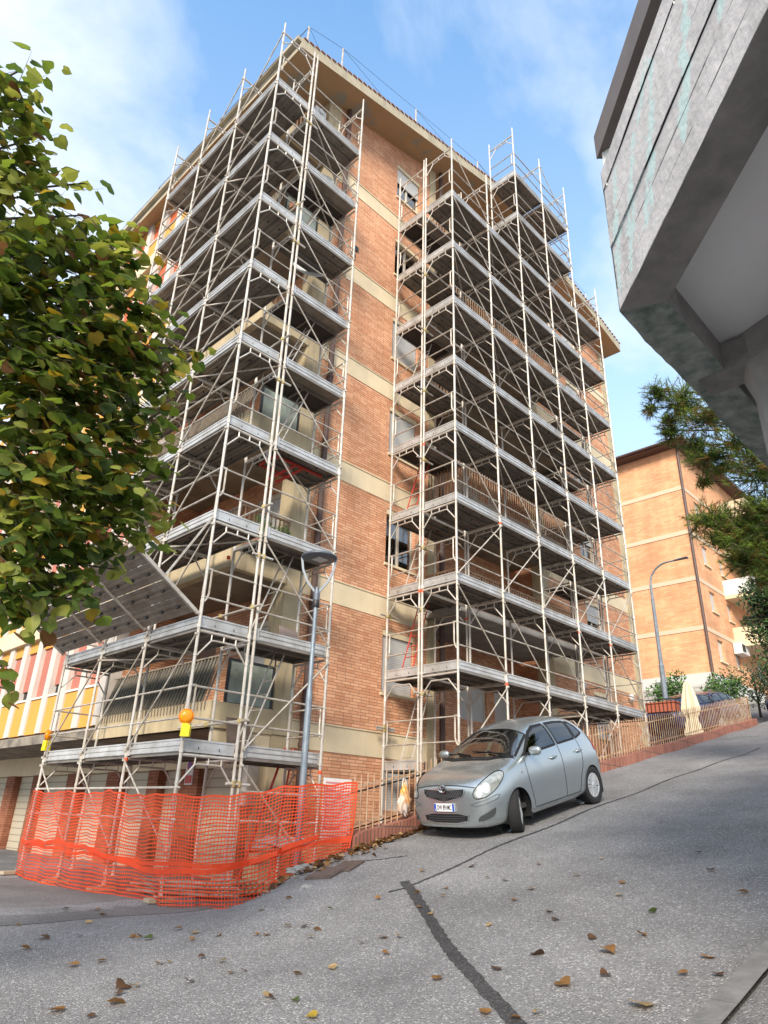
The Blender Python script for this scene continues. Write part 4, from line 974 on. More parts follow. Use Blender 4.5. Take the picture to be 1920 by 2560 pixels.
# site warning lamps
def warnlamp(x, y, z, label):
    T = thing('warning_lamp', label, 'warning lamp', (x, y, z))
    f = MB(); f.prism([(-0.07, 0), (0.07, 0), (0.075, 0.16), (0.03, 0.2), (-0.06, 0.2)], lambda a, b: (a*0.7+0.03, -a*0.7-0.03, b), lambda a, b: (a*0.7-0.04, -a*0.7-0.10, b)); f.build('battery_case', mat('yellow_plastic', (0.85, 0.68, 0.01), 0.4), T)
    f = MB(); c = Vector((-0.03, -0.07, 0.305)); ax = Vector((-0.5, -0.85, 0)).normalized(); u = Vector((ax.y, -ax.x, 0)); k = 22
    prof = [(0.001, 0.045), (0.05, 0.042), (0.09, 0.03), (0.11, 0.0), (0.09, -0.03), (0.05, -0.042), (0.001, -0.045)]
    for r, h in prof:
        for i in range(k): t = 2*pi*i/k; f.v.append(tuple(c+ax*h+u*cos(t)*r+Vector((0, 0, sin(t)*r))))
    for q in range(len(prof)-1):
        for i in range(k): j = (i+1) % k; f.f.append((q*k+i, q*k+j, (q+1)*k+j, (q+1)*k+i)); f.mi.append(0)
    f.build('amber_lens', mat('amber_lens', (0.95, 0.33, 0.01), 0.25), T, smooth=True)
    f = MB()
    for i in range(22):
        t0, t1 = 2*pi*i/22, 2*pi*(i+1)/22; f.tube(c+u*cos(t0)*0.112+Vector((0, 0, sin(t0)*0.112)), c+u*cos(t1)*0.112+Vector((0, 0, sin(t1)*0.112)), 0.009, 5)
    f.build('lens_ring', mat('orange_rim', (0.8, 0.22, 0.01), 0.4), T)
    return T
warnlamp(-0.02, -0.02, 0.19, 'amber round warning lamp on the scaffold corner post above the net')
warnlamp(-0.06, 5.46, 0.19, 'amber warning lamp seen edge-on at the far left post of the scaffold').rotation_euler = (0, 0, radians(62))

# sign on the garage pier
SG = thing('parking_sign', 'small white no parking sign fixed to the brick pier between the garage doors', 'sign', (2.97, 4.62, -0.32))
def disc(f, cy, cz, r0, r1, x, k=24, a0=0, a1=2*pi):
    for i in range(k):
        t0, t1 = a0+(a1-a0)*i/k, a0+(a1-a0)*(i+1)/k
        f.quad((x, cy+r0*cos(t0), cz+r0*sin(t0)), (x, cy+r0*cos(t1), cz+r0*sin(t1)), (x, cy+r1*cos(t1), cz+r1*sin(t1)), (x, cy+r1*cos(t0), cz+r1*sin(t0)))
f = MB(); f.box(0, 0.012, -0.16, 0.16, 0, 0.62); f.build('plate', M['white'], SG)
f = MB(); f.box(-0.004, -0.001, -0.14, 0.14, 0.03, 0.20); disc(f, 0, 0.42, 0.085, 0.12, -0.003)
f.beam((-0.004, -0.075, 0.495), (-0.004, 0.075, 0.345), 0.004, 0.03, (0, 1, 1)); f.build('red_ring', M['red'], SG)
f = MB(); disc(f, 0, 0.42, 0.0, 0.085, -0.002); f.build('blue_disc', mat('sign_blue', (0.02, 0.06, 0.35), 0.5), SG)

# ------------------------------------------------------------------ things stored behind the net
for i, (x, y, lb) in enumerate(((-0.16, 5.42, 'pale wooden sole board under the far left scaffold post'), (-0.04, 3.62, 'wooden sole board sticking out under the third scaffold post from the corner'), (-0.02, 1.85, 'wooden sole board under the scaffold post next to the corner post'), (0.02, 0.06, 'long wooden sole board under the corner scaffold post beside the net'))):
    T = MB(); T.box(-0.19, 0.22, -0.11, 0.11, 0, 0.055); o = tag(T.build('sole_board', M['wood']), lb, 'board'); o.location = (x, y, gz(x, y)+0.005); o.rotation_euler = (0, 0, 0.15-0.1*i)
for i in range(30):
    q = i % 8; rwo = i//8; T = MB(); T.lathe([(0.0245, 0), (0.0245, 1.3+0.25*random.random()), (0.019, 1.3), (0.019, 0.02), (0.0245, 0.0)], k=9)
    o = tag(T.build('steel_tube', M['galv_dirty'], smooth=False), 'short grey steel tube lying in the pile behind the net', 'tube', 'steel tubes piled behind the net')
    o.location = (1.0+q*0.055+0.025*(rwo % 2)+random.uniform(-.01, .01), 0.1-0.05*q, -2.05+rwo*0.05); o.rotation_euler = (radians(-90), 0, radians(25)+random.uniform(-.03, .03)); o.location.x -= 0.2
for i in range(26):
    q = i % 9; rwo = i//9; T = MB(); T.lathe([(0.001, 0.0), (0.035, 0.0), (0.034, 0.55), (0.001, 0.55)], k=8)
    o = tag(T.build('wooden_billet', M['wood']), 'short round wooden billet in the heap behind the net', 'wood', 'wooden billets heaped behind the net')
    o.location = (1.5+q*0.09+0.03*(rwo % 2), 0.25-0.05*q, -2.04+rwo*0.06); o.rotation_euler = (radians(-90), 0, radians(20)+random.uniform(-.2, .2))
SKm = mat('terracotta', (0.48, 0.24, 0.15), 0.9, var=0.3, vscale=5)
T = MB(); T.lathe([(0.10, 0), (0.12, 0.05), (0.10, 0.12), (0.10, 0.75), (0.085, 0.75), (0.085, 0.02), (0.10, 0.0)], k=16); o = tag(T.build('clay_pipe', SKm, smooth=True), 'terracotta clay pipe lying beside the heap of billets', 'pipe'); o.location = (2.0, -0.55, -1.93); o.rotation_euler = (radians(84), 0, radians(75)); 
# trestle legs in red behind the net
T = MB()
for a, b in (((2.05, 1.1, -2.1), (2.75, 0.9, 0.3)), ((2.75, 1.1, -2.1), (2.95, 0.9, 0.3)), ((2.2, 1.1, -1.5), (2.8, 1.08, -1.5))): T.beam(a, b, 0.06, 0.03)
tag(T.build('trestle', M['red']), 'dark red folding trestle standing behind the lamp post', 'trestle')
# rubble, manhole cover and grate at the end of the net
RB = bpy.data.materials['concrete']
def rock(name, c, s, seed, label, cat='stone', mt=None):
    rnd = random.Random(seed); bm = bmesh.new(); bmesh.ops.create_icosphere(bm, subdivisions=3, radius=1)
    for v in bm.verts:
        d = v.co.normalized(); k = 1+0.28*sin(d.x*3.1+seed)*cos(d.y*4.3+seed*2)+0.12*sin(d.z*7+d.x*9)+rnd.uniform(-.03, .03); v.co = Vector((d.x*s[0]*k, d.y*s[1]*k, max(-0.3*s[2], d.z*s[2]*k*0.8)))
    me = bpy.data.meshes.new(name); bm.to_mesh(me); bm.free(); me.materials.append(mt or M['concrete']); o = link(name, me); o.location = c; return tag(o, label, cat)
rock('concrete_lump', (*onroad(702, 2205), gz(*onroad(702, 2205))+0.0), (0.62, 0.20, 0.16), 3, 'long broken lump of concrete at the edge of the road below the net')
rock('concrete_lump', (*onroad(758, 2178), gz(*onroad(758, 2178))+0.0), (0.24, 0.16, 0.09), 5, 'smaller broken concrete lump beside the manhole cover')
rock('concrete_lump', (*onroad(768, 2218), gz(*onroad(768, 2218))-0.01), (0.10, 0.07, 0.05), 8, 'smallest grey concrete lump lying out on the asphalt')
iron = mat('cast_iron', (0.13, 0.095, 0.08), 0.8, var=0.3, vscale=9, bump=0.4)
def pln(x, y): 
    e = 0.15; return Vector((1, 0, (gz(x+e, y)-gz(x-e, y))/(2*e))).normalized(), Vector((0, 1, (gz(x, y+e)-gz(x, y-e))/(2*e))).normalized()
def slab(name, cx, cy, hx, hy, rot, h, mt, label, cat, bars=0):
    a, b = pln(cx, cy); n = a.cross(b).normalized(); T = MB(); c = Vector((cx, cy, gz(cx, cy)+0.004)); ca, sa = cos(rot), sin(rot); u = (a*ca+b*sa); v = n.cross(u)
    def P(p, q, r): return c+u*p+v*q+n*r
    def bx(p0, p1, q0, q1, r0_, r1_):
        k = len(T.v); T.v += [tuple(P(*t)) for t in ((p0,q0,r0_),(p1,q0,r0_),(p1,q1,r0_),(p0,q1,r0_),(p0,q0,r1_),(p1,q0,r1_),(p1,q1,r1_),(p0,q1,r1_))]
        T.f += [(k,k+3,k+2,k+1),(k+4,k+5,k+6,k+7),(k,k+1,k+5,k+4),(k+1,k+2,k+6,k+5),(k+2,k+3,k+7,k+6),(k+3,k,k+4,k+7)]; T.mi += [0]*6
    if bars:
        bx(-hx, hx, -hy, -hy+0.03, 0, h); bx(-hx, hx, hy-0.03, hy, 0, h); bx(-hx, -hx+0.03, -hy+0.03, hy-0.03, 0, h); bx(hx-0.03, hx, -hy+0.03, hy-0.03, 0, h)
        for i in range(bars): x = -hx+0.04+(2*hx-0.08)*i/bars; bx(x, x+0.018, -hy+0.03, hy-0.03, 0, h*0.9)
    else:
        bx(-hx, hx, -hy, hy, 0, h); bx(-hx+0.04, hx-0.04, -hy+0.04, hy-0.04, h, h+0.004)
    return tag(T.build(name, mt), label, cat)
mx_, my_ = onroad(818, 2186); slab('manhole_cover', mx_, my_, 0.27, 0.19, 0.35, 0.03, iron, 'rusty square manhole cover set in broken ground beside the road', 'manhole cover')
gx_, gy_ = onroad(868, 2168); slab('drain_grate', gx_, gy_, 0.24, 0.16, 0.35, 0.025, iron, 'narrow slotted drain grate just above the manhole cover', 'drain grate', 12)

# plastic bag hanging on the fence
BG = thing('plastic_bag', 'white and orange plastic bag hanging on the picket fence', 'bag', (3.45, -1.60, -0.85))
bm = bmesh.new(); bmesh.ops.create_icosphere(bm, subdivisions=4, radius=1)
for v in bm.verts:
    d = v.co.copy(); k = 1+0.12*sin(d.x*9+d.z*7)+0.08*sin(d.y*13+d.z*11); w_ = 0.75+0.25*(-d.z) if d.z > 0 else 1.0
    v.co = Vector((d.x*0.15*k*w_, d.y*0.07*k*w_, 0.28+d.z*0.25*k))
me = bpy.data.meshes.new('bag'); bm.to_mesh(me); bm.free(); me.materials.append(mat('bag_plastic', (0.62, 0.60, 0.60), 0.35, col2=(0.70, 0.30, 0.05), vscale=3.5, detail=2)); me.polygons.foreach_set('use_smooth', [True]*len(me.polygons)); link('bag_body', me, BG)
f = MB(); f.path([(-0.06, 0.0, 0.48), (-0.02, 0.02, 0.60), (0.04, 0.02, 0.60), (0.07, 0, 0.47)], 0.008, 5); f.build('handle', M['white'], BG)

# boards leaning inside the scaffold
f = MB(); f.box(-0.22, 0.22, -0.01, 0.01, 0, 0.42); o = tag(f.build('plywood_board', mat('grey_ply', (0.22, 0.17, 0.155), 0.8, var=0.3)), 'square brown plywood board leaning on the second deck of the left scaffold', 'board'); o.location = (2.05, 0.15, 2.01); o.rotation_euler = (radians(-18), radians(6), 0)
f = MB(); f.box(-0.26, 0.26, -0.012, 0.012, 0, 0.75); f.box(-0.2, 0.2, -0.03, -0.0125, 0.1, 0.18); o = tag(f.build('timber_panel', mat('old_timber', (0.14, 0.10, 0.08), 0.85, var=0.4)), 'dark old timber panel leaning at the wall on the lowest deck of the left scaffold', 'board'); o.location = (1.75, 0.95, 0.02); o.rotation_euler = (radians(-14), 0, 0)
f = MB(); f.box(-0.22, 0.25, -0.015, 0.015, 0, 0.16); o = tag(f.build('cardboard_sheet', mat('cardboard', (0.33, 0.22, 0.14), 0.9, var=0.2)), 'brown cardboard sheet on the lowest long deck in front of the closed shutter', 'cardboard'); o.location = (6.2, 0.3, 2.13); o.rotation_euler = (radians(-20), 0, radians(90))
# red framed hatch hanging open under the fourth deck
HT = thing('hatch', 'red framed access hatch hanging open below a deck of the left scaffold', 'hatch', (1.35, 0.3, 5.93))
f = MB()
for a, b in (((0, 0, 0), (1.3, 0, 0)), ((0, 0.5, -0.05), (0.85, 0.5, -0.05)), ((0, 0, 0), (0, 0.5, -0.05)), ((0.55, 0, -0.02), (0.25, 0.5, -0.3)), ((0.75, 0, -0.02), (0.45, 0.5, -0.3))): f.beam(a, b, 0.03, 0.05)
f.build('frame', M['red'], HT)

# leafy plant on the corner balcony
def leafball(mb, c, r, n, ls, rnd, flat=1.0):
    for _ in range(n):
        d = Vector((rnd.gauss(0, 1), rnd.gauss(0, 1), rnd.gauss(0, 1))).normalized()*r*rnd.random()**0.4; d.z *= flat; p = Vector(c)+d
        u = Vector((rnd.gauss(0, 1), rnd.gauss(0, 1), rnd.gauss(0, 1))).normalized(); v = u.orthogonal().normalized(); s = ls*rnd.uniform(0.6, 1.3); mb.m = rnd.randrange(3)
        mb.quad(p-u*s*0.5, p+v*s*0.33, p+u*s*0.6, p-v*s*0.33)
G3 = [mat('leaf_light', (0.10, 0.22, 0.025), 0.6), mat('leaf_mid', (0.05, 0.13, 0.02), 0.6), mat('leaf_dark', (0.025, 0.07, 0.015), 0.6)]
rnd = random.Random(4)
PL = thing('potted_plant', 'bushy green plant in a pot on the third corner balcony', 'plant', (2.0, 1.15, 4.2))
f = MB()
for q in range(7): leafball(f, (rnd.uniform(-.5, .45), rnd.uniform(-.2, .15), 0.42+rnd.uniform(-.1, .15)), 0.24, 260, 0.05, rnd)
f.build('foliage', G3, PL)
f = MB(); f.box(-0.5, 0.5, -0.10, 0.12, -0.02, 0.2); f.build('planter', SKm, PL)
for x, z, lb in ((1.7, 13.85, 'small dark trailing plant on the fifth corner balcony'), (2.1, 10.6, 'leafy potted plant behind the rails of the fourth corner balcony')):
    PL = thing('potted_plant', lb, 'plant', (x, 1.2, z)); f = MB(); leafball(f, (0, 0, 0.3), 0.28, 260, 0.05, rnd); f.build('foliage', G3, PL); f = MB(); f.lathe([(0.001, 0), (0.09, 0), (0.12, 0.16), (0.1, 0.16)], k=12); f.build('pot', SKm, PL)
# ------------------------------------------------------------------ cars
def paint(name, col, metal=0.82):
    m = mat(name, col, 0.27, metal); b = m.node_tree.nodes['Principled BSDF']
    b.inputs['Coat Weight'].default_value = 0.45; b.inputs['Coat Roughness'].default_value = 0.10; return m
rubber = mat('tyre_rubber', (0.014, 0.014, 0.015), 0.9, bump=0.3, bscale=120)
chrome = mat('chrome', (0.75, 0.76, 0.78), 0.12, 1.0)
hub = mat('hubcap', (0.58, 0.60, 0.62), 0.35, 0.6)
trim = mat('black_trim', (0.012, 0.012, 0.013), 0.6, spec=0.25)
inner = mat('interior', (0.035, 0.035, 0.038), 0.8)
lampm = mat('headlamp', (0.46, 0.48, 0.46), 0.14, 0.45, col2=(0.26, 0.28, 0.27), vscale=14)
redm = mat('tail_lamp', (0.45, 0.02, 0.02), 0.2)
seatm = mat('seat', (0.06, 0.06, 0.065), 0.9)
CAGE = [ # x, then (y,z) for bottom, P1..P6, top z
 (2.01, (.42,.20), (.52,.26), (.54,.44), (.53,.58), (.48,.665), (.36,.715), (.18,.735), .74),
 (1.93, (.58,.165), (.67,.235), (.70,.44), (.685,.61), (.60,.745), (.44,.795), (.22,.815), .82),
 (1.76, (.68,.15), (.775,.225), (.81,.45), (.795,.68), (.71,.845), (.53,.885), (.27,.90), .905),
 (1.50, (.72,.15), (.83,.24), (.85,.50), (.84,.74), (.765,.90), (.62,.925), (.32,.945), .95),
 (1.26, (.74,.14), (.835,.25), (.85,.52), (.845,.78), (.795,.935), (.69,.965), (.38,.985), .99),
 (.95, (.74,.14), (.835,.25), (.85,.52), (.845,.79), (.805,.965), (.725,1.07), (.42,1.165), 1.185),
 (.62, (.74,.135), (.835,.25), (.848,.52), (.845,.80), (.805,.985), (.69,1.21), (.41,1.33), 1.35),
 (.26, (.74,.135), (.835,.25), (.847,.52), (.845,.81), (.80,.995), (.635,1.365), (.37,1.46), 1.478),
 (-.15, (.74,.135), (.835,.25), (.847,.52), (.845,.82), (.80,1.01), (.605,1.43), (.355,1.508), 1.525),
 (-.75, (.74,.135), (.835,.25), (.847,.52), (.845,.83), (.80,1.03), (.60,1.435), (.35,1.513), 1.53),
 (-1.22, (.74,.18), (.83,.28), (.847,.52), (.84,.84), (.79,1.055), (.59,1.405), (.34,1.482), 1.50),
 (-1.50, (.70,.20), (.80,.29), (.825,.52), (.815,.84), (.755,1.06), (.60,1.27), (.33,1.355), 1.375),
 (-1.68, (.66,.22), (.76,.30), (.79,.50), (.78,.80), (.70,1.0), (.54,1.06), (.30,1.09), 1.10),
 (-1.75, (.58,.25), (.68,.32), (.72,.48), (.70,.68), (.60,.82), (.46,.88), (.25,.90), .905)]
def body_eval(level=3):
    bm = bmesh.new(); R = []
    for st in CAGE:
        x = st[0]; pts = [(0, st[1][1])]+[p for p in st[1:8]]+[(0, st[8])]; row = []
        for (y, z) in pts: row.append(bm.verts.new((x, y, z)))
        R.append((row, [None]*len(pts)))
        for i, (y, z) in enumerate(pts): R[-1][1][i] = row[i] if y == 0 else bm.verts.new((x, -y, z))
    n = len(R[0][0])
    for a, b in zip(R, R[1:]):
        for i in range(n-1):
            bm.faces.new((a[0][i], a[0][i+1], b[0][i+1], b[0][i])); bm.faces.new((a[1][i+1], a[1][i], b[1][i], b[1][i+1]))
    for row, mir in (R[0], R[-1]):   # caps: rows across
        for i in range(4):
            j = n-1-i
            if j-1 > i+1 or True:
                if i == 0:
                    pass
        # strips pairing lower and upper points
        L = row; Mr = mir
        for q in range(1, n-2):
            f = [L[q], L[q+1], Mr[q+1], Mr[q]]; f = list(dict.fromkeys(f))
            if len(f) >= 3: bm.faces.new(f)
        bm.faces.new([L[0], L[1], Mr[1]]); bm.faces.new([L[n-2], L[n-1], Mr[n-2]])
    bmesh.ops.recalc_face_normals(bm, faces=bm.faces)
    me = bpy.data.meshes.new('cage'); bm.to_mesh(me); bm.free()
    o = bpy.data.objects.new('cage', me); COL.objects.link(o); md = o.modifiers.new('s', 'SUBSURF'); md.levels = level; md.render_levels = level
    dg = bpy.context.evaluated_depsgraph_get(); out = bpy.data.meshes.new_from_object(o.evaluated_get(dg)); bpy.data.objects.remove(o); bpy.data.meshes.remove(me)
    return out
BODY = body_eval(4)
_bv = [v.co.copy() for v in BODY.vertices]; BVH = BVHTree.FromPolygons(_bv, [tuple(p.vertices) for p in BODY.polygons])
def inpoly(x, y, P):
    c = False; n = len(P)
    for i in range(n):
        x1, y1 = P[i]; x2, y2 = P[i-1]
        if (y1 > y) != (y2 > y) and x < (x2-x1)*(y-y1)/(y2-y1)+x1: c = not c
    return c
def resamp(P, step):
    out = []
    for i in range(len(P)):
        a, b = Vector(P[i]), Vector(P[(i+1) % len(P)]); n = max(1, int((b-a).length/step))
        for q in range(n): out.append(tuple(a+(b-a)*q/n))
    return out
def rounded(P, it=2):
    for _ in range(it):
        Q = []
        for i in range(len(P)):
            a, b = Vector(P[i]), Vector(P[(i+1) % len(P)]); Q += [tuple(a*0.78+b*0.22), tuple(a*0.22+b*0.78)]
        P = Q
    return P
def frm(view):   # projection frames: origin, u, v, ray direction
    if view == 'L': return (lambda a, b: Vector((a, 3, b)), Vector((0, -1, 0)))
    if view == 'R': return (lambda a, b: Vector((a, -3, b)), Vector((0, 1, 0)))
    if view == 'F': return (lambda a, b: Vector((4, a, b)), Vector((-1, 0, 0)))
    if view == 'B': return (lambda a, b: Vector((-4, a, b)), Vector((1, 0, 0)))
    if view == 'W': d = Vector((-0.65, 0, -0.76)).normalized(); return (lambda a, b: Vector((b, a, 1.2))-d*3, d)   # windscreen: a=y, b=x at height 1.2
    if view == 'FL': d = Vector((-0.75, -0.66, 0)).normalized(); u = Vector((-0.66, 0.75, 0)); return (lambda a, b: u*a+Vector((0, 0, b))-d*4, d)
    if view == 'FR': d = Vector((-0.75, 0.66, 0)).normalized(); u = Vector((0.66, 0.75, 0)); return (lambda a, b: u*a+Vector((0, 0, b))-d*4, d)
def shoot(view, a, b, off):
    O_, d = frm(view); o = O_(a, b); hit, nrm, idx, dist = BVH.ray_cast(o, d)
    if hit is None: return None
    if nrm.dot(d) > 0: nrm = -nrm
    return hit+nrm*off
def patch(mb, P, view, off=0.004, step=0.04, m=0):
    out = resamp(P, step); pts = [Vector(p) for p in out]; xs_ = [p[0] for p in out]; ys_ = [p[1] for p in out]
    x = min(xs_)+step/2
    while x < max(xs_):
        y = min(ys_)+step/2
        while y < max(ys_):
            if inpoly(x, y, out) and min((Vector((x, y))-p).length for p in pts[:len(out)]) > step*0.45: pts.append(Vector((x, y)))
            y += step
        x += step
    V, _, F, *_r = delaunay_2d_cdt(pts, [], [list(range(len(out)))], 1, 1e-6)
    hit = [shoot(view, v[0], v[1], off) for v in V]; n = len(mb.v); mp2 = {}
    for i, h in enumerate(hit):
        if h is not None: mp2[i] = len(mb.v); mb.v.append(tuple(h))
    dr = frm(view)[1]
    for f in F:
        if all(i in mp2 for i in f):
            t = [mp2[i] for i in f]; a_, b_, c_ = (Vector(mb.v[q]) for q in t[:3])
            if (b_-a_).cross(c_-a_).dot(dr) > 0: t = t[::-1]
            mb.f.append(tuple(t)); mb.mi.append(m)
def ring(mb, P, view, w_, off=0.006, step=0.03, m=0, closed=True):
    out = resamp(P, step) if closed else P; n = len(out); c = []
    for i in range(n):
        if closed: a, b = Vector(out[i-1]), Vector(out[(i+1) % n])
        else: a, b = Vector(out[max(0, i-1)]), Vector(out[min(n-1, i+1)])
        t = (b-a).normalized(); nn = Vector((-t.y, t.x))*w_/2; p = Vector(out[i]); c.append((shoot(view, *(p+nn), off), shoot(view, *(p-nn), off)))
    for i in range(n if closed else n-1):
        a, b = c[i], c[(i+1) % n]
        if None in a or None in b: continue
        mb.quad(a[0], a[1], b[1], b[0]); mb.mi[-1] = m
WS = rounded([(-.63, 1.13), (.63, 1.13), (.60, .92), (.49, .42), (-.49, .42), (-.60, .92)][::-1], 1)
WSy = [(-.72, 1.13), (-.36, 1.29), (.36, 1.29), (.72, 1.13), (.60, .32), (.30, .24), (-.30, .24), (-.60, .32)]
FS = [(.80, 1.03), (-.22, 1.075), (-.22, 1.405), (.08, 1.395), (.30, 1.325), (.52, 1.205)]
RS = [(-.31, 1.08), (-.92, 1.10), (-.92, 1.385), (-.62, 1.405), (-.31, 1.405)]
QS = [(-.97, 1.10), (-1.27, 1.16), (-1.20, 1.27), (-1.07, 1.355), (-.97, 1.375)]
BWD = [(-.52, 1.12), (.52, 1.12), (.46, 1.40), (-.46, 1.40)]
WHEELS = [(1.23, .735), (1.23, -.735), (-1.23, .735), (-1.23, -.735)]
def make_body_mesh():
    bm = bmesh.new(); bm.from_mesh(BODY); bm.faces.ensure_lookup_table(); RA = 0.335; kill = []
    def in_arch(c): 
        return abs(c.y) > 0.56 and any((c.x-x)**2+(c.z-0.29)**2 < RA**2 for x, _ in WHEELS[::2])
    def win(c, n):
        if c.z < 0.95: return False
        if abs(n.y) > 0.5:
            return any(inpoly(c.x, c.z, P) for P in (FS, RS, QS))
        if c.x > -0.2 and n.x > 0.3:
            d = Vector((-0.65, 0, -0.76)); t = (c.z-1.2)/0.76*0.65; return inpoly(c.y, c.x-t, WSy)
        if n.x < -0.3: return inpoly(c.y, c.z, BWD)
        return False
    for f in bm.faces:
        c = f.calc_center_median()
        if win(c, f.normal): kill.append(f)
    bmesh.ops.delete(bm, geom=kill, context='FACES')
    kill = [f for f in bm.faces if all(in_arch(v.co) for v in f.verts)]
    bmesh.ops.delete(bm, geom=kill, context='FACES')
    for v in bm.verts:
        if in_arch(v.co):
            x0 = min((x for x, _ in WHEELS[::2]), key=lambda x: abs(x-v.co.x)); d = Vector((v.co.x-x0, v.co.z-0.29)); 
            if d.length > 0.01: d = d.normalized()*RA; v.co.x = x0+d.x; v.co.z = 0.29+d.y
    for f in bm.faces: f.smooth = True
    me = bpy.data.meshes.new('body'); bm.to_mesh(me); bm.free(); return me
BM = make_body_mesh()
def wheel_parts(par, x, y, steer=0.0):
    s = 1 if y > 0 else -1; c = Vector((x, y, 0.30))
    W = bpy.data.objects.new('wheel', None); COL.objects.link(W); W.parent = par; W.location = c; W.rotation_euler = (0, 0, steer); W.scale = (1.06, 1.0, 1.0)
    f = MB(); f.lathe([(0.19, -0.075), (0.215, -0.092), (0.27, -0.098), (0.293, -0.085), (0.302, -0.05), (0.303, 0.05), (0.293, 0.085), (0.27, 0.098), (0.215, 0.092), (0.19, 0.075), (0.19, -0.075)], k=40, ax='y')
    for i in range(60):
        t = 2*pi*i/60
        for q in (-1, 1): f.tube((cos(t)*0.300, q*0.02, sin(t)*0.300), (cos(t+0.06)*0.298, q*0.085, sin(t+0.06)*0.298), 0.006, 4)
    f.build('tyre', rubber, W, smooth=True)
    f = MB(); f.lathe([(0.001, s*0.045), (0.18, s*0.035), (0.19, s*0.07), (0.192, -s*0.06)], k=32, ax='y'); f.build('rim', trim, W, smooth=True)
    f = MB()
    for i in range(14):
        t = 2*pi*i/14; a = Vector((cos(t), 0, sin(t))); b = Vector((-sin(t), 0, cos(t))); n = len(f.v)
        for rr, ww in ((0.055, 0.012), (0.182, 0.026)):
            for q in (-1, 1): f.v += [tuple(a*rr+b*ww*q+Vector((0, s*0.082, 0))), tuple(a*rr+b*ww*q*1.2+Vector((0, s*0.06, 0)))]
        f.f += [(n, n+2, n+6, n+4), (n, n+4, n+5, n+1), (n+2, n+3, n+7, n+6)]; f.mi += [0]*3
    f.lathe([(0.001, s*0.092), (0.04, s*0.09), (0.062, s*0.078), (0.062, s*0.06)], k=20, ax='y'); f.lathe([(0.178, s*0.07), (0.182, s*0.085), (0.195, s*0.083), (0.197, s*0.06)], k=36, ax='y')
    f.build('hubcap', hub, W)
def text_obj(par, s, size, loc, rot, mt, name='lettering', sx=1.0):
    cu = bpy.data.curves.new('t', 'FONT'); cu.body = s; cu.size = size; cu.align_x = 'CENTER'; cu.align_y = 'CENTER'; cu.extrude = 0.0012; cu.offset = 0.0018
    o = bpy.data.objects.new('t', cu); COL.objects.link(o); dg = bpy.context.evaluated_depsgraph_get(); me = bpy.data.meshes.new_from_object(o.evaluated_get(dg)); bpy.data.objects.remove(o)
    for v in me.vertices: v.co.x *= sx
    me.materials.clear(); me.materials.append(mt); q = link(name, me, par); q.location = loc; q.rotation_euler = rot; return q
WGL = glassmat('windscreen_glass', (0.66, 0.72, 0.66), 0.06, alpha=0.75)
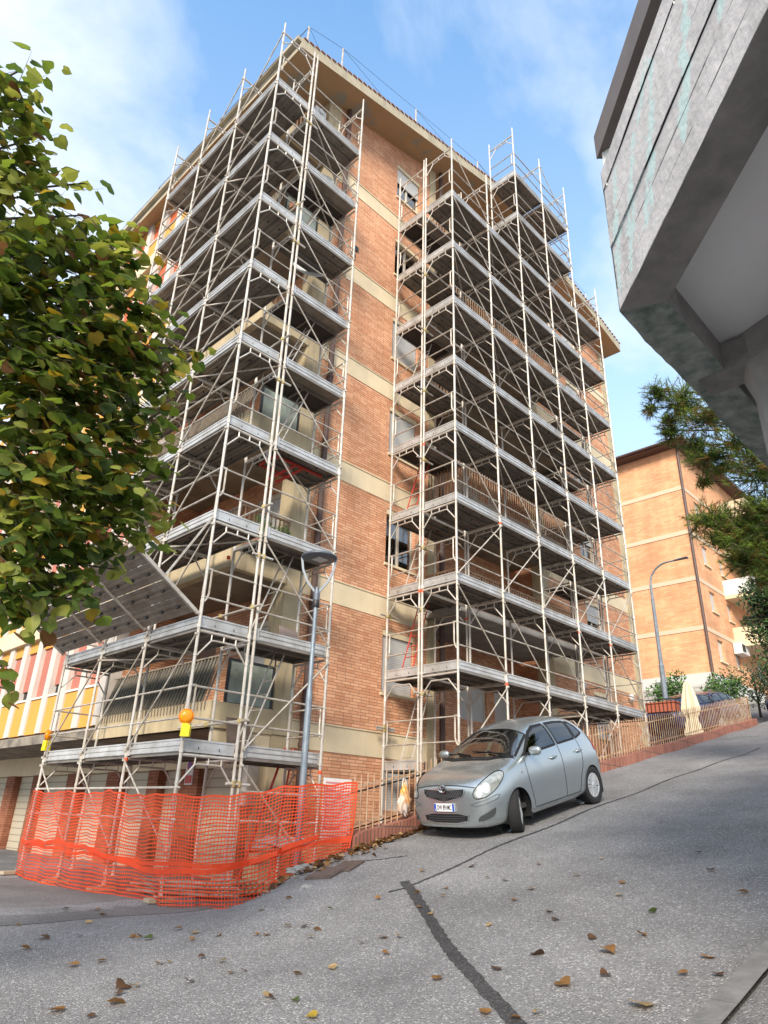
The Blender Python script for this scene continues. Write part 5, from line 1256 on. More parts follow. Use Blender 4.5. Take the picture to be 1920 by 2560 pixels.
def make_car(name, label, pm, loc, head, pitch_, steer=0.0, detail=True):
    T = thing(name, label, 'car', loc); T.rotation_euler = (0, pitch_, head); T.scale = (1.0, 1.03, 1.06)
    me = BM.copy(); me.materials.append(pm); link('body', me, T)
    for P, nme in ((FS, 'side_window'), (RS, 'side_window'), (QS, 'quarter_window')):
        for v in ('L', 'R'):
            f = MB(); patch(f, P, v, 0.001); o = f.build(nme, M['carglass'], T, smooth=True)
            g = MB(); ring(g, P, v, 0.034, 0.004, m=0); g.build('seal', trim, o)
    f = MB(); patch(f, WSy, 'W', 0.001); wsn = f.build('windscreen', WGL, T, smooth=True)
    g = MB(); ring(g, WSy, 'W', 0.034, 0.004); g.build('seal', trim, wsn)
    f = MB(); patch(f, BWD, 'B', 0.001); o = f.build('rear_window', M['carglass'], T, smooth=True); g = MB(); ring(g, BWD, 'B', 0.05, 0.004); g.build('seal', trim, o)
    # wheel wells and floor
    f = MB()
    for x, y in WHEELS:
        s = 1 if y > 0 else -1; n = 18
        for i in range(n):
            t0, t1 = -0.35+(pi+0.7)*i/n, -0.35+(pi+0.7)*(i+1)/n
            a, b = (x+0.338*cos(t0), 0.29+0.338*sin(t0)), (x+0.338*cos(t1), 0.29+0.338*sin(t1))
            f.quad((a[0], s*0.45, a[1]), (b[0], s*0.45, b[1]), (b[0], s*0.815, b[1]), (a[0], s*0.815, a[1])); f.poly([(x, s*0.45, 0.29), (a[0], s*0.45, a[1]), (b[0], s*0.45, b[1])])
    f.box(-1.6, 1.75, -0.66, 0.66, 0.19, 0.23); f.build('underbody', trim, T)
    for i, (x, y) in enumerate(WHEELS): wheel_parts(T, x, y, steer if i < 2 else 0.0)
    # cabin
    f = MB(); f.box(-1.5, 1.0, -0.74, 0.74, 0.30, 0.36); f.prism([(1.25, 0.55), (0.75, 0.55), (0.68, 0.86), (0.85, 0.93), (1.2, 0.93)], lambda x, z: (x, -0.74, z), lambda x, z: (x, 0.74, z)); f.build('dashboard', inner, T)
    for x0, ys in ((0.0, (-.36, .36)), (-0.85, (-.40, .0, .40))):
        for y in ys:
            hw = 0.25 if x0 == 0 else 0.2
            g = MB(); g.prism([(x0+0.30, 0.40), (x0+0.33, 0.56), (x0-0.10, 0.54), (x0-0.33, 1.10), (x0-0.42, 1.10), (x0-0.28, 0.40)], lambda x, z: (x, y-hw, z), lambda x, z: (x, y+hw, z)); s_ = g.build('seat', seatm, T)
            g = MB(); g.prism([(x0-0.34, 1.13), (x0-0.36, 1.32), (x0-0.44, 1.32), (x0-0.43, 1.13)], lambda x, z: (x, y-0.13, z), lambda x, z: (x, y+0.13, z)); g.tube((x0-0.39, y, 1.08), (x0-0.39, y, 1.16), 0.015); g.build('headrest', seatm, s_)
    if not detail:
        for v, s in (('FL', 1), ('FR', -1)):
            f = MB(); patch(f, rounded([(-0.62*s, .60), (-0.24*s, .60), (-0.22*s, .76), (-0.55*s, .80)][::s], 2), v, 0.006, 0.04); f.build('headlight', lampm, T, smooth=True)
        f = MB(); patch(f, rounded([(-.40, .42), (.40, .42), (.42, .56), (-.42, .56)], 1), 'F', 0.006, 0.04); f.build('grille', trim, T)
        return T
    f = MB()   # steering wheel
    for i in range(20):
        t0, t1 = 2*pi*i/20, 2*pi*(i+1)/20; q = lambda t: (0.60-0.08*sin(t), 0.36+0.18*cos(t), 0.93+0.16*sin(t)); f.tube(q(t0), q(t1), 0.014, 6)
    f.tube((0.60, 0.2, 0.93), (0.60, 0.52, 0.93), 0.02, 6); f.tube((0.60, 0.36, 0.93), (0.85, 0.36, 0.8), 0.03, 6); f.build('steering_wheel', inner, T)
    f = MB(); f.box(0.40, 0.43, -0.11, 0.11, 1.30, 1.36); f.build('rear_view_mirror', inner, T)
    # headlights wrapping the corners (shape seen along the diagonal)
    for v, s in (('FL', 1), ('FR', -1)):
        P = [(-.985, .575), (-.88, .555), (-.78, .60), (-.60, .71), (-.50, .835), (-.545, .875), (-.66, .865), (-.83, .79), (-.95, .68)] if False else None
    def lampP(s): return rounded([(s*a, b) for a, b in ((-.86, .575), (-.76, .56), (-.66, .60), (-.52, .70), (-.40, .86), (-.47, .885), (-.62, .85), (-.78, .745), (-.86, .65))], 2)
    return T, wsn, lampP
silver = paint('silver_paint', (0.45, 0.495, 0.51))
CX = 5.17; pitch_car = atan2(gz(6.43, -2.8)-gz(3.97, -2.8), 2.46)
CAR, wsn, lampP = make_car('parked_car', 'silver hatchback parked nose downhill beside the picket fence, front wheels turned', silver, (CX, -2.78, (gz(6.43, -2.8)+gz(3.97, -2.8))/2), pi, pitch_car, radians(29))
BODY_T = CAR
# --- front details
f = MB(); patch(f, [(-.58, .135), (.58, .135), (.60, .185), (-.60, .185)], 'F', 0.004, 0.03); f.build('front_lip', trim, CAR)

def P_(f, name, mt, **k): return f.build(name, mt, CAR, **k)
f = MB(); G = [(-.385, .71), (-.10, .695), (.10, .695), (.385, .71), (.39, .66), (.34, .60), (.0, .535), (-.34, .60), (-.39, .66)]
patch(f, G, 'F', 0.004, 0.03); gr = P_(f, 'grille', trim)
f = MB()
for i in range(-12, 13):
    for s in (-1, 1):
        pl_ = [(i*0.04+s*q*0.05-0.0, 0.545+q*0.05) for q in range(0, 4)]; pl_ = [p for p in pl_ if inpoly(p[0], p[1], G)]
        if len(pl_) > 1: ring(f, pl_, 'F', 0.006, 0.008, closed=False)
f.build('mesh', mat('grille_bars', (0.09, 0.09, 0.1), 0.4), gr)
f = MB(); ring(f, G[3:]+[G[0]], 'F', 0.014, 0.012, closed=False); f.build('chrome_strip', silver, gr)
f = MB(); LG = rounded([(-.44, .385), (.44, .385), (.385, .25), (-.385, .25)], 1); patch(f, LG, 'F', 0.004, 0.04); li = P_(f, 'lower_intake', trim)
f = MB(); ring(f, LG, 'F', 0.016, 0.010); f.build('surround', silver, li)
f = MB()
for z in (0.285, 0.315, 0.345): ring(f, [(x*0.05, z) for x in range(-7, 8)], 'F', 0.008, 0.009, closed=False)
f.build('bars', mat('intake_bars', (0.05, 0.05, 0.055), 0.5), li)
for v, s in (('FL', 1), ('FR', -1)):
    # corner-projected coordinate u: for FL u = direction (-0.66,0.75); centre of the corner is about u=-0.62..-0.2
    def uc(x, y): return (-0.66*x+0.75*y) if s == 1 else (0.66*x+0.75*y)
    lp = [(1.93, .50, .60), (1.93, .56, .57), (1.86, .68, .585), (1.70, .77, .67), (1.50, .79, .80), (1.44, .77, .875), (1.55, .74, .90), (1.72, .66, .845), (1.86, .55, .745), (1.92, .49, .665)]
    P = [(uc(a, s*b), c) for a, b, c in lp]
    P = rounded(P, 2)
    f = MB(); patch(f, P, v, 0.006, 0.025); hl = P_(f, 'headlight', lampm, smooth=True)
    g = MB(); ring(g, P, v, 0.012, 0.008); g.build('surround', trim, hl)
    for (a, b, c, r) in ((1.80, .66, .70, .062), (1.90, .58, .635, .045)):
        g = MB(); cc = (uc(a, s*b), c); g2 = [(cc[0]+cos(t*pi/8)*r*0.9, cc[1]+sin(t*pi/8)*r) for t in range(16)]; patch(g, g2, v, 0.010, 0.02); g.build('reflector', mat('reflector', (0.75, 0.77, 0.78), 0.25, 0.6), hl, smooth=True)
        g = MB(); ring(g, g2, v, 0.008, 0.012); g.build('reflector_ring', hub, hl)
    # fog lamp recess and bumper corner strip
    lp = [(1.93, .56, .345), (1.86, .66, .39), (1.78, .74, .44), (1.75, .765, .44), (1.77, .74, .33), (1.88, .61, .275), (1.95, .53, .27)]
    P = rounded([(uc(a, s*b), c) for a, b, c in lp], 1); f = MB(); patch(f, P, v, 0.005, 0.03); fg = P_(f, 'fog_recess', mat('recess_grey', (0.035, 0.04, 0.042), 0.7)); g = MB(); ring(g, P, v, 0.010, 0.009); g.build('surround', silver, fg)
    lp = [(1.97, .46, .50), (1.93, .56, .53), (1.84, .68, .56), (1.72, .77, .60), (1.66, .80, .60), (1.70, .79, .55), (1.84, .70, .51), (1.95, .54, .475)]
    P = [(uc(a, s*b), c) for a, b, c in lp]; f = MB(); ring(f, P, v, 0.010, 0.004); P_(f, 'bumper_strip', mat('strip_grey', (0.16, 0.18, 0.19), 0.4, 0.6))  # thin dark grey outline on the bumper corner
# bonnet shut lines
seam = mat('panel_gap', (0.012, 0.013, 0.014), 0.6)
f = MB(); ring(f, [(-.62+.0*i, .0) for i in range(0)]+[(-.60+1.20*i/30, .765+0.0*i-.05*((i-15)/15)**2) for i in range(31)], 'F', 0.011, 0.003, closed=False); P_(f, 'bonnet_gap', seam)
# side shut lines, handles, mirrors
for v, s in (('L', 1), ('R', -1)):
    f = MB()
    def pl(P, w_=0.011):
        Q = []
        for (a, b) in zip(P, P[1:]):
            n = max(1, int((Vector(b)-Vector(a)).length/0.04)); Q += [tuple(Vector(a)+(Vector(b)-Vector(a))*i/n) for i in range(n)]
        Q.append(P[-1]); ring(f, Q, v, w_, 0.0025, closed=False)
    pl([(.84, .99), (.87, .88), (.87, .75), (.82, .50), (.76, .28)]); pl([(-.265, 1.41), (-.265, .80), (-.25, .28)]); pl([(-.95, 1.08), (-.98, .85), (-.93, .66), (-.80, .50), (-.72, .28)]); pl([(.74, .275), (-.72, .275)])
    pl([(.62, 1.42), (.62, 1.42)])
    P_(f, 'door_gap', seam)
    for x in (0.02, -.86):
        q = shoot(v, x, .90, 0.0); f = MB()
        g = MB(); patch(f, rounded([(x-.085, .865), (x+.085, .865), (x+.085, .925), (x-.085, .925)], 2), v, 0.003, 0.03); dh = P_(f, 'door_handle', mat('handle_cup', (0.20, 0.23, 0.24), 0.4, 0.6))
        g.tube(shoot(v, x-.085, .90, 0.03), shoot(v, x+.085, .90, 0.03), 0.015, 8); g.tube(shoot(v, x-.085, .90, 0.03), shoot(v, x-.085, .90, -0.01), 0.014, 6); g.tube(shoot(v, x+.085, .90, 0.03), shoot(v, x+.085, .90, -0.01), 0.014, 6); g.build('grip', silver, dh, smooth=True)
    # mirror
    bm = bmesh.new(); bmesh.ops.create_uvsphere(bm, u_segments=20, v_segments=12, radius=1)
    for q in bm.verts:
        c = q.co; q.co = Vector((0.70+0.055*c.x*(1 if c.x > 0 else 0.55), s*(0.925+0.115*(abs(c.y)**0.8)*(1 if c.y > 0 else -1)), 1.075+0.07*(abs(c.z)**0.8)*(1 if c.z > 0 else -1)))
    me = bpy.data.meshes.new('mirror'); bm.to_mesh(me); bm.free(); me.materials.append(silver); me.polygons.foreach_set('use_smooth', [True]*len(me.polygons)); mo = link('side_mirror', me, CAR)
    g = MB(); g.tube((.70, s*.80, 1.03), (.70, s*.86, 1.05), 0.025, 8); g.build('bracket', trim, mo)
    f = MB(); f.poly([tuple(shoot(v, a, b, 0.006)) for a, b in ((.92, 1.005), (.76, 1.03), (.70, 1.10))]); P_(f, 'mirror_base', trim)
    f = MB(); patch(f, rounded([(.96, .795), (1.03, .795), (1.03, .825), (.96, .825)], 2), v, 0.006, 0.02); P_(f, 'side_indicator', lampm)
    # arch lips, mud flap, tail lamp
    f = MB()
    for x in (1.23, -1.23): ring(f, [(x+.345*cos(t*pi/20), .29+.345*sin(t*pi/20)) for t in range(-1, 22)], v, 0.02, 0.004, closed=False)
    P_(f, 'wheel_arch', silver)
    for x in (0.86, -1.58): f = MB(); f.box(x-0.012, x+0.012, min(s*.62, s*.80), max(s*.62, s*.80), .14, .36); P_(f, 'mud_flap', trim)
    f = MB(); patch(f, rounded([(-1.50, .84), (-1.62, .84), (-1.66, 1.0), (-1.60, 1.14), (-1.50, 1.12)], 1), v, 0.006, 0.03); P_(f, 'tail_lamp', redm, smooth=True)
# roof pillars, wipers
for s, y0 in ((1, 0), (-1, 0)):
    pass
f = MB()
def wp(y, x, off=0.02): return shoot('W', y, x, off)
for (a, b) in (((.58, 1.15), (-.05, 1.10)), ((-.05, 1.22), (-.60, 1.08))):
    f.tube(wp(*a), wp(*b), 0.009, 5); m_ = ((a[0]+b[0])/2, (a[1]+b[1])/2); f.tube(wp(a[0]+0.05, 1.28, 0.03), wp(*m_, 0.03), 0.011, 5)
P_(f, 'wiper', trim)
f = MB(); patch(f, [(-.70, 1.16), (-.35, 1.32), (.35, 1.32), (.70, 1.16), (.75, 1.20), (.36, 1.39), (-.36, 1.39), (-.75, 1.20)], 'W', 0.004, 0.05); P_(f, 'cowl', trim)
# emblem, plate
EMBZ = 0.722
e0 = shoot('F', 0, EMBZ, 0.014)
f = MB(); f.lathe([(0.001, 0.0), (0.062, 0.0), (0.062, 0.004), (0.001, 0.004)], (e0.x-0.002, 0, EMBZ), 24, 'x'); em = P_(f, 'emblem', trim, smooth=False)
f = MB()
def ell(cy, cz, ry, rz, r): 
    for i in range(28):
        t0, t1 = 2*pi*i/28, 2*pi*(i+1)/28; f.tube((e0.x+0.008, cy+ry*cos(t0), cz+rz*sin(t0)), (e0.x+0.008, cy+ry*cos(t1), cz+rz*sin(t1)), r, 5)
ell(0, EMBZ, .066, .054, .0065); ell(0, EMBZ, .021, .050, .0055); ell(0, EMBZ+.022, .045, .019, .0055); f.build('chrome_ring', chrome, em)
p0 = shoot('F', 0, 0.462, 0.012)
f = MB(); f.box(p0.x, p0.x+0.010, -.195, .195, .412, .518); pt = P_(f, 'number_plate', mat('plate_white', (0.78, 0.78, 0.78), 0.4))
bl = mat('plate_blue', (0.01, 0.07, 0.42), 0.4)
f = MB(); f.box(p0.x+0.0105, p0.x+0.012, -.193, -.155, .414, .516); f.box(p0.x+0.0105, p0.x+0.012, .155, .193, .414, .516); f.build('blue_band', bl, pt)
text_obj(pt, 'DW 891MC', 0.092, (p0.x+0.0115, 0.0, .462), (pi/2, 0, pi/2), mat('plate_ink', (0.02, 0.02, 0.03), 0.5), sx=0.60)
text_obj(pt, 'I', 0.035, (p0.x+0.0125, -.174, .432), (pi/2, 0, pi/2), M['white'])
# cars parked beyond the fence
navy = paint('navy_paint', (0.015, 0.03, 0.12), 0.4); blackp = paint('black_paint', (0.012, 0.013, 0.017), 0.4)
for nm, lb, pm, x, y, rz in (('parked_car', 'blue car showing its roof above the fence, left of the folded parasol', navy, 24.2, 1.5, radians(170)), ('parked_car', 'dark blue car parked behind the folded parasol and hedge', navy, 27.6, 1.9, radians(172))):
    make_car(nm, lb, pm, (x, y, 2.75 if x < 25 else 3.35), rz, radians(7), 0, False)
make_car('parked_car', 'black car half seen at the right edge at the top of the road', blackp, (27.2, -2.1, gz(27.2, -2.1)+0.0), pi, atan2(0.2, 1), 0, False)
# ------------------------------------------------------------------ concrete terrace above the camera's right
M['boards'] = mat('board_marked_concrete', (0.76, 0.72, 0.70), 0.95, var=0.32, vscale=1.6, detail=7, bump=0.35, bscale=18, streak=0.6, streakcol=(0.24, 0.225, 0.215))
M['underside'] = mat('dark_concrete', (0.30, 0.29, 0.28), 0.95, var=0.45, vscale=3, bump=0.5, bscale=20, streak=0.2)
M['plaster_w'] = mat('pale_soffit', (0.74, 0.74, 0.76), 0.9, var=0.10, vscale=1.2)
M['algae'] = mat('green_black_growth', (0.09, 0.13, 0.115), 0.95, col2=(0.36, 0.38, 0.36), vscale=6, bump=0.8, bscale=25)
M['lichen'] = mat('pale_teal_flaking', (0.46, 0.60, 0.56), 0.9, col2=(0.30, 0.40, 0.37), vscale=14, bump=0.7, bscale=50)
TR = thing('concrete_terrace', 'weathered board marked concrete terrace jutting overhead at the upper right', 'terrace', (-0.6, -9.2, -2.2))
TO = Vector((-0.6, -9.2, -2.2))
def tpart(mb, n, mt, **k): mb.v = [tuple(Vector(p)-TO) for p in mb.v]; return mb.build(n, mt, TR, **k)
K = Vector((-1.98, -8.62, 0)); D1 = Vector((-1, -1, 0)).normalized(); N1 = Vector((-1, 1, 0)).normalized(); D2 = Vector((1, 0, 0)); N2 = Vector((0, 1, 0))
ZB, ZS, ZT = 2.52, 2.80, 3.93
rnd = random.Random(9)
def Z(v, z): return Vector((v.x, v.y, z))
# outer face in boards, each pushed in or out a little; a rough chipped corner
f = MB(); nb_ = 7; L1 = 5.0
for b in range(nb_):
    za, zb_ = ZB+(ZT-ZB)*b/nb_, ZB+(ZT-ZB)*(b+1)/nb_-0.006; o0 = rnd.uniform(-0.006, 0.006)
    nx = 60
    for i in range(nx):
        a, c = L1*i/nx, L1*(i+1)/nx
        e = 0.0 if i else -0.02*rnd.random()
        q = lambda s, z: Z(K+D1*s+N1*(o0+0.0015*sin(s*3+b*2)), z)
        f.quad(q(a-e, za), q(c, za), q(c, zb_), q(a-e, zb_)); f.quad(q(a, zb_), q(c, zb_), Z(K+D1*c-N1*0.012, zb_+0.006), Z(K+D1*a-N1*0.012, zb_+0.006))
tpart(f, 'parapet_face', M['boards'])
f = MB()
inn = lambda s: K+D1*s-N1*0.30
i0 = Vector((K.x+0.30*math.tan(radians(22.5))*0+0.125, K.y-0.30, 0))
f.m = 0
# body of edge beam 1 (underside, inner face, top) and edge beam 2
A, Bp = K, K+D1*L1; Ai, Bi = i0, K+D1*L1-N1*0.30
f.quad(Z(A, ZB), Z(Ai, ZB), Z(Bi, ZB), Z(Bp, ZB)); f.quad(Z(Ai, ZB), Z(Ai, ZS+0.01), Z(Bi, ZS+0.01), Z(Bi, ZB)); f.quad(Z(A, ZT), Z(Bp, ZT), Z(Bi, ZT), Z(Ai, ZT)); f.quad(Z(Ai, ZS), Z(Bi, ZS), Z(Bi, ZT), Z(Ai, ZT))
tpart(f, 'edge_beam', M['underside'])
f = MB(); E = K+D2*8; Ei = Vector((E.x, E.y-0.30, 0)); n = 90; jn = [0.012*rnd.random()**2+0.006*sin(q*0.31) for q in range(n+1)]
for i in range(n):
    a, b = K+D2*8*i/n, K+D2*8*(i+1)/n; ja = 0.0 if i == 0 else jn[i]; jb = jn[i+1]
    ai = Vector((a.x, a.y-0.30, 0)) if i else i0; bi = Vector((max(b.x, i0.x+0.001*(i+1)), b.y-0.30, 0)); ai = Vector((max(a.x, i0.x+0.001*i), a.y-0.30, 0)) if i else i0
    f.m = 0; f.quad(Z(a+N2*ja, ZB), Z(ai, ZB), Z(bi, ZB), Z(b+N2*jb, ZB)); f.quad(Z(a+N2*ja, ZB), Z(b+N2*jb, ZB), Z(b, ZT), Z(a, ZT))
    f.m = 1; f.quad(Z(ai, ZB), Z(ai, ZS+0.01), Z(bi, ZS+0.01), Z(bi, ZB)); f.m = 0; f.quad(Z(a, ZT), Z(b, ZT), Z(bi, ZT), Z(ai, ZT))
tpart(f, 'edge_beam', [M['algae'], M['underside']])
f = MB(); f.poly([Z(i0, ZS), Z(Ei, ZS), (E.x, -14, ZS), (Bi.x, -14, ZS), Z(Bi, ZS)]); f.poly([Z(i0, ZS+0.22), Z(Bi, ZS+0.22), (Bi.x, -14, ZS+0.22), (E.x, -14, ZS+0.22), Z(Ei, ZS+0.22)]); tpart(f, 'slab', M['plaster_w'])
f = MB(); f.lathe([(0.30, -2.4), (0.30, 2.3), (0.36, 2.52), (0.36, 2.8)], (-0.50, -9.33, 0), 8); tpart(f, 'column', M['concrete'])
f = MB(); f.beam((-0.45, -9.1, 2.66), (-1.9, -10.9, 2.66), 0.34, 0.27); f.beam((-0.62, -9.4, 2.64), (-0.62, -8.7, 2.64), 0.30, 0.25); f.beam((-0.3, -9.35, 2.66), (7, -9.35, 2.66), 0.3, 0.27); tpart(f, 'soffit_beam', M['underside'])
# pale teal flaking and form marks of the board-marked face
def facemat():
    m = M['boards']; nt = m.node_tree; L = nt.links.new; b = nt.nodes['Principled BSDF']
    geo = nt.nodes.new('ShaderNodeNewGeometry'); sp = nt.nodes.new('ShaderNodeSeparateXYZ'); L(geo.outputs['Position'], sp.inputs[0])
    def mth(op, a, c=None, d=None, cl=False):
        n = nt.nodes.new('ShaderNodeMath'); n.operation = op; n.use_clamp = cl
        for i_, v in enumerate((a, c, d)):
            if v is None: continue
            if isinstance(v, (int, float)): n.inputs[i_].default_value = v
            else: L(v, n.inputs[i_])
        return n.outputs[0]
    S_ = mth('MULTIPLY', mth('ADD', mth('SUBTRACT', K.x, sp.outputs[0]), mth('SUBTRACT', K.y, sp.outputs[1])), 0.70711)
    no = nt.nodes.new('ShaderNodeTexNoise'); no.inputs['Scale'].default_value = 7; no.inputs['Detail'].default_value = 9; no.inputs['Roughness'].default_value = 0.75; L(geo.outputs['Position'], no.inputs['Vector'])
    nz = mth('MULTIPLY', mth('SUBTRACT', no.outputs['Fac'], 0.46), 0.42); tot = None
    for (s0, z0, s1, z1, w_) in ((0.70, 2.75, 1.02, 3.75, 0.035), (0.38, 2.85, 0.62, 3.6, 0.035), (0.55, 3.40, 0.98, 3.84, 0.02), (0.10, 2.95, 0.26, 3.7, 0.03), (1.2, 2.75, 1.62, 3.8, 0.05), (0.04, 2.62, 0.12, 3.2, 0.02), (0.28, 2.62, 0.38, 3.15, 0.03), (0.60, 2.70, 0.72, 3.1, 0.02), (1.75, 3.0, 1.98, 3.9, 0.05), (2.3, 2.7, 2.6, 3.9, 0.06)):
        k_ = (s1-s0)/(z1-z0); d_ = mth('ABSOLUTE', mth('SUBTRACT', S_, mth('MULTIPLY_ADD', sp.outputs[2], k_, s0-k_*z0)))
        e_ = mth('ABSOLUTE', mth('SUBTRACT', sp.outputs[2], (z0+z1)/2)); e_ = mth('MAXIMUM', mth('SUBTRACT', e_, (z1-z0)/2-0.05), 0.0)
        v_ = mth('MULTIPLY', mth('SUBTRACT', mth('ADD', nz, w_), mth('ADD', d_, e_)), 45, None, True); tot = v_ if tot is None else mth('MAXIMUM', tot, v_)
    fr = mth('FRACT', mth('DIVIDE', mth('ADD', mth('SUBTRACT', sp.outputs[2], ZB), mth('MULTIPLY', S_, 0.0)), (ZT-ZB)/7)); ln = mth('LESS_THAN', fr, 0.055)
    n3 = nt.nodes.new('ShaderNodeTexNoise'); n3.inputs['Scale'].default_value = 3.0; n3.inputs['Detail'].default_value = 6; L(geo.outputs['Position'], n3.inputs['Vector'])
    ln = mth('MULTIPLY', ln, mth('MULTIPLY', mth('SUBTRACT', n3.outputs['Fac'], 0.40), 5, None, True))
    old = b.inputs['Base Color'].links[0].from_socket
    m1 = nt.nodes.new('ShaderNodeMix'); m1.data_type = 'RGBA'; L(ln, m1.inputs['Factor']); L(old, m1.inputs['A']); m1.inputs['B'].default_value = (0.10, 0.095, 0.09, 1)
    pit = mth('MULTIPLY', mth('SUBTRACT', 0.345, no.outputs['Fac']), 9, None, True)
    m0 = nt.nodes.new('ShaderNodeMix'); m0.data_type = 'RGBA'; L(pit, m0.inputs['Factor']); L(m1.outputs['Result'], m0.inputs['A']); m0.inputs['B'].default_value = (0.22, 0.19, 0.16, 1)
    m2 = nt.nodes.new('ShaderNodeMix'); m2.data_type = 'RGBA'; L(tot, m2.inputs['Factor']); L(m0.outputs['Result'], m2.inputs['A']); m2.inputs['B'].default_value = (0.58, 0.72, 0.69, 1)
    L(m2.outputs['Result'], b.inputs['Base Color'])
facemat()
# steel rail above the parapet
f = MB()
RA_, RB_ = K+D1*0.02+N1*0.02, K+D1*5+N1*0.02
f.beam(Z(RA_, 4.20), Z(RB_, 4.20), 0.012, 0.26); f.beam(Z(RA_-N1*0.05, 4.32), Z(RB_-N1*0.05, 4.32), 0.09, 0.012); f.beam(Z(RA_-N1*0.05, 4.08), Z(RB_-N1*0.05, 4.08), 0.09, 0.012)
tpart(f, 'rail', mat('rail_steel', (0.20, 0.165, 0.15), 0.6, 0.2, var=0.2))
for s in (0.08, 1.4, 2.8, 4.2):
    f = MB(); p = K+D1*s-N1*0.04; f.box(p.x-0.03, p.x+0.03, p.y-0.03, p.y+0.03, 3.7, 4.07); tpart(f, 'rail_post', M['white'])

# ------------------------------------------------------------------ far brick block
FB = thing('apartment_building', 'far brick apartment block with thin bands and balconies at the top of the road', 'building', (37.5, 4.8, 6.3))
FO = Vector((37.5, 4.8, 6.3))
def fpart(mb, n, mt, par=None, **k):
    mb.v = [tuple(Vector(p)-FO) for p in mb.v]; return mb.build(n, mt, par or FB, **k)
fb_t = [20.3, 17.1, 13.9, 10.7]
wins = []
for zc_ in (18.4, 15.2, 12.0, 8.8):
    wins += [(39.35, 40.3, zc_, zc_+1.35), (42.3, 43.1, zc_, zc_+1.2), (46.6, 47.6, zc_, zc_+1.35), (52, 53, zc_, zc_+1.35)]
f = MB(); wall_y(f, 4.8, 37.5, 58, 5.0, 23.2, wins, None, 0.25)
f.quad((37.5, 26, 5.0), (37.5, 4.8, 5.0), (37.5, 4.8, 23.2), (37.5, 26, 23.2)); fpart(f, 'brick_wall', M['brick_far'])
f = MB()
for z in fb_t: f.box(37.46, 37.499, 4.77, 26, z-0.28, z); f.box(37.5, 58, 4.77, 4.799, z-0.28, z)
fpart(f, 'band', mat('far_band', (0.62, 0.47, 0.33), 0.85))
f = MB(); f.box(37.42, 37.499, 4.75, 26, 7.1, 7.8); f.box(37.5, 58, 4.75, 4.799, 7.1, 7.8); fpart(f, 'base_band', mat('base_band', (0.55, 0.55, 0.52), 0.8))
f = MB(); f.box(37.40, 37.498, 4.7, 26, 4.0, 7.09); f.box(37.5, 58, 4.7, 4.798, 4.0, 7.09); fpart(f, 'stone_plinth', brickmat('white_stone', (0.60, 0.58, 0.54), (0.48, 0.46, 0.42), (0.30, 0.28, 0.25), bw=0.55, rh=0.24, ms=0.03))
f = MB(); f.box(36.6, 59, 3.9, 27, 23.21, 23.45); f.m = 1; f.quad((36.6, 3.9, 23.452), (59, 3.9, 23.452), (50, 15, 26.5), (45, 15, 26.5)); f.quad((36.6, 27, 23.452), (36.6, 3.9, 23.452), (45, 15, 26.5), (45, 27, 26.5)); fpart(f, 'roof', [M['brown'], M['tile']])
f = MB(); f.tube((36.5, 3.8, 23.35), (36.5, 27, 23.35), 0.1); f.tube((37.42, 4.72, 4.5), (37.42, 4.72, 23.2), 0.09, 8); f.tube((37.42, 4.72, 23.0), (36.6, 4.0, 23.4), 0.09, 8); fpart(f, 'drain_pipe', M['brown'])
f = MB(); f.tube((37.6, 9.5, 23.4), (37.6, 9.5, 25.0), 0.03); 
for q in (24.3, 24.6, 24.9): f.tube((37.6, 9.1, q), (37.6, 9.9, q), 0.02)
fpart(f, 'aerial', M['galv'])
for i, (a, b, c, d) in enumerate(wins):
    f = MB(); f.box(a+0.02, b-0.02, 4.92, 4.98, c, d); W_ = fpart(f, 'window', M['shutter' if i % 3 else 'frame']); f = MB(); f.box(a-0.1, b+0.1, 4.7, 4.79, c-0.1, c-0.005); fpart(f, 'sill', M['cream'], W_)
for z, x0, mt in ((17.0, 43.6, 'cream'), (13.8, 42.2, 'white'), (10.6, 42.6, 'cream'), (20.2, 44, 'cream')):
    f = MB(); f.box(x0, x0+7, 2.9, 4.79, z-0.35, z-0.1); W_ = fpart(f, 'balcony', M['cream']); f = MB(); f.box(x0, x0+7, 2.88, 2.93, z-0.099, z+0.95); f.box(x0, x0+0.05, 2.93, 4.79, z-0.099, z+0.95); fpart(f, 'parapet', M[mt], W_)
f = MB(); f.box(42.0, 43.3, 4.2, 4.75, 9.7, 10.4); f.m = 1; f.box(41.99, 42.6, 4.19, 4.199, 9.8, 10.3); fpart(f, 'air_conditioner', [M['white'], M['dark']])

# ------------------------------------------------------------------ garden beyond the fence
PR = thing('parasol', 'folded cream garden parasol standing behind the picket fence', 'parasol', (20.3, -0.2, 1.85))
f = MB(); k = 14; prof = [(0.03, 2.28), (0.10, 2.2), (0.20, 1.7), (0.27, 1.25), (0.16, 0.95), (0.24, 0.55), (0.27, 0.35)]; n = len(f.v)
for r, h in prof:
    for i in range(k): t = 2*pi*i/k; rr = r*(1+0.28*(1 if i % 2 else -1)); f.v.append((rr*cos(t), rr*sin(t), h))
for q in range(len(prof)-1):
    for i in range(k): j = (i+1) % k; f.f.append((q*k+i, q*k+j, (q+1)*k+j, (q+1)*k+i)); f.mi.append(0)
f.build('canopy', mat('parasol_cloth', (0.66, 0.60, 0.44), 0.9, var=0.15), PR)
f = MB(); f.tube((0, 0, 0), (0, 0, 2.36), 0.022); f.build('pole', M['white'], PR)
PLT = thing('planter', 'terracotta trough planter with dark rail beside the folded parasol', 'planter', (21.4, 1.2, 3.25))
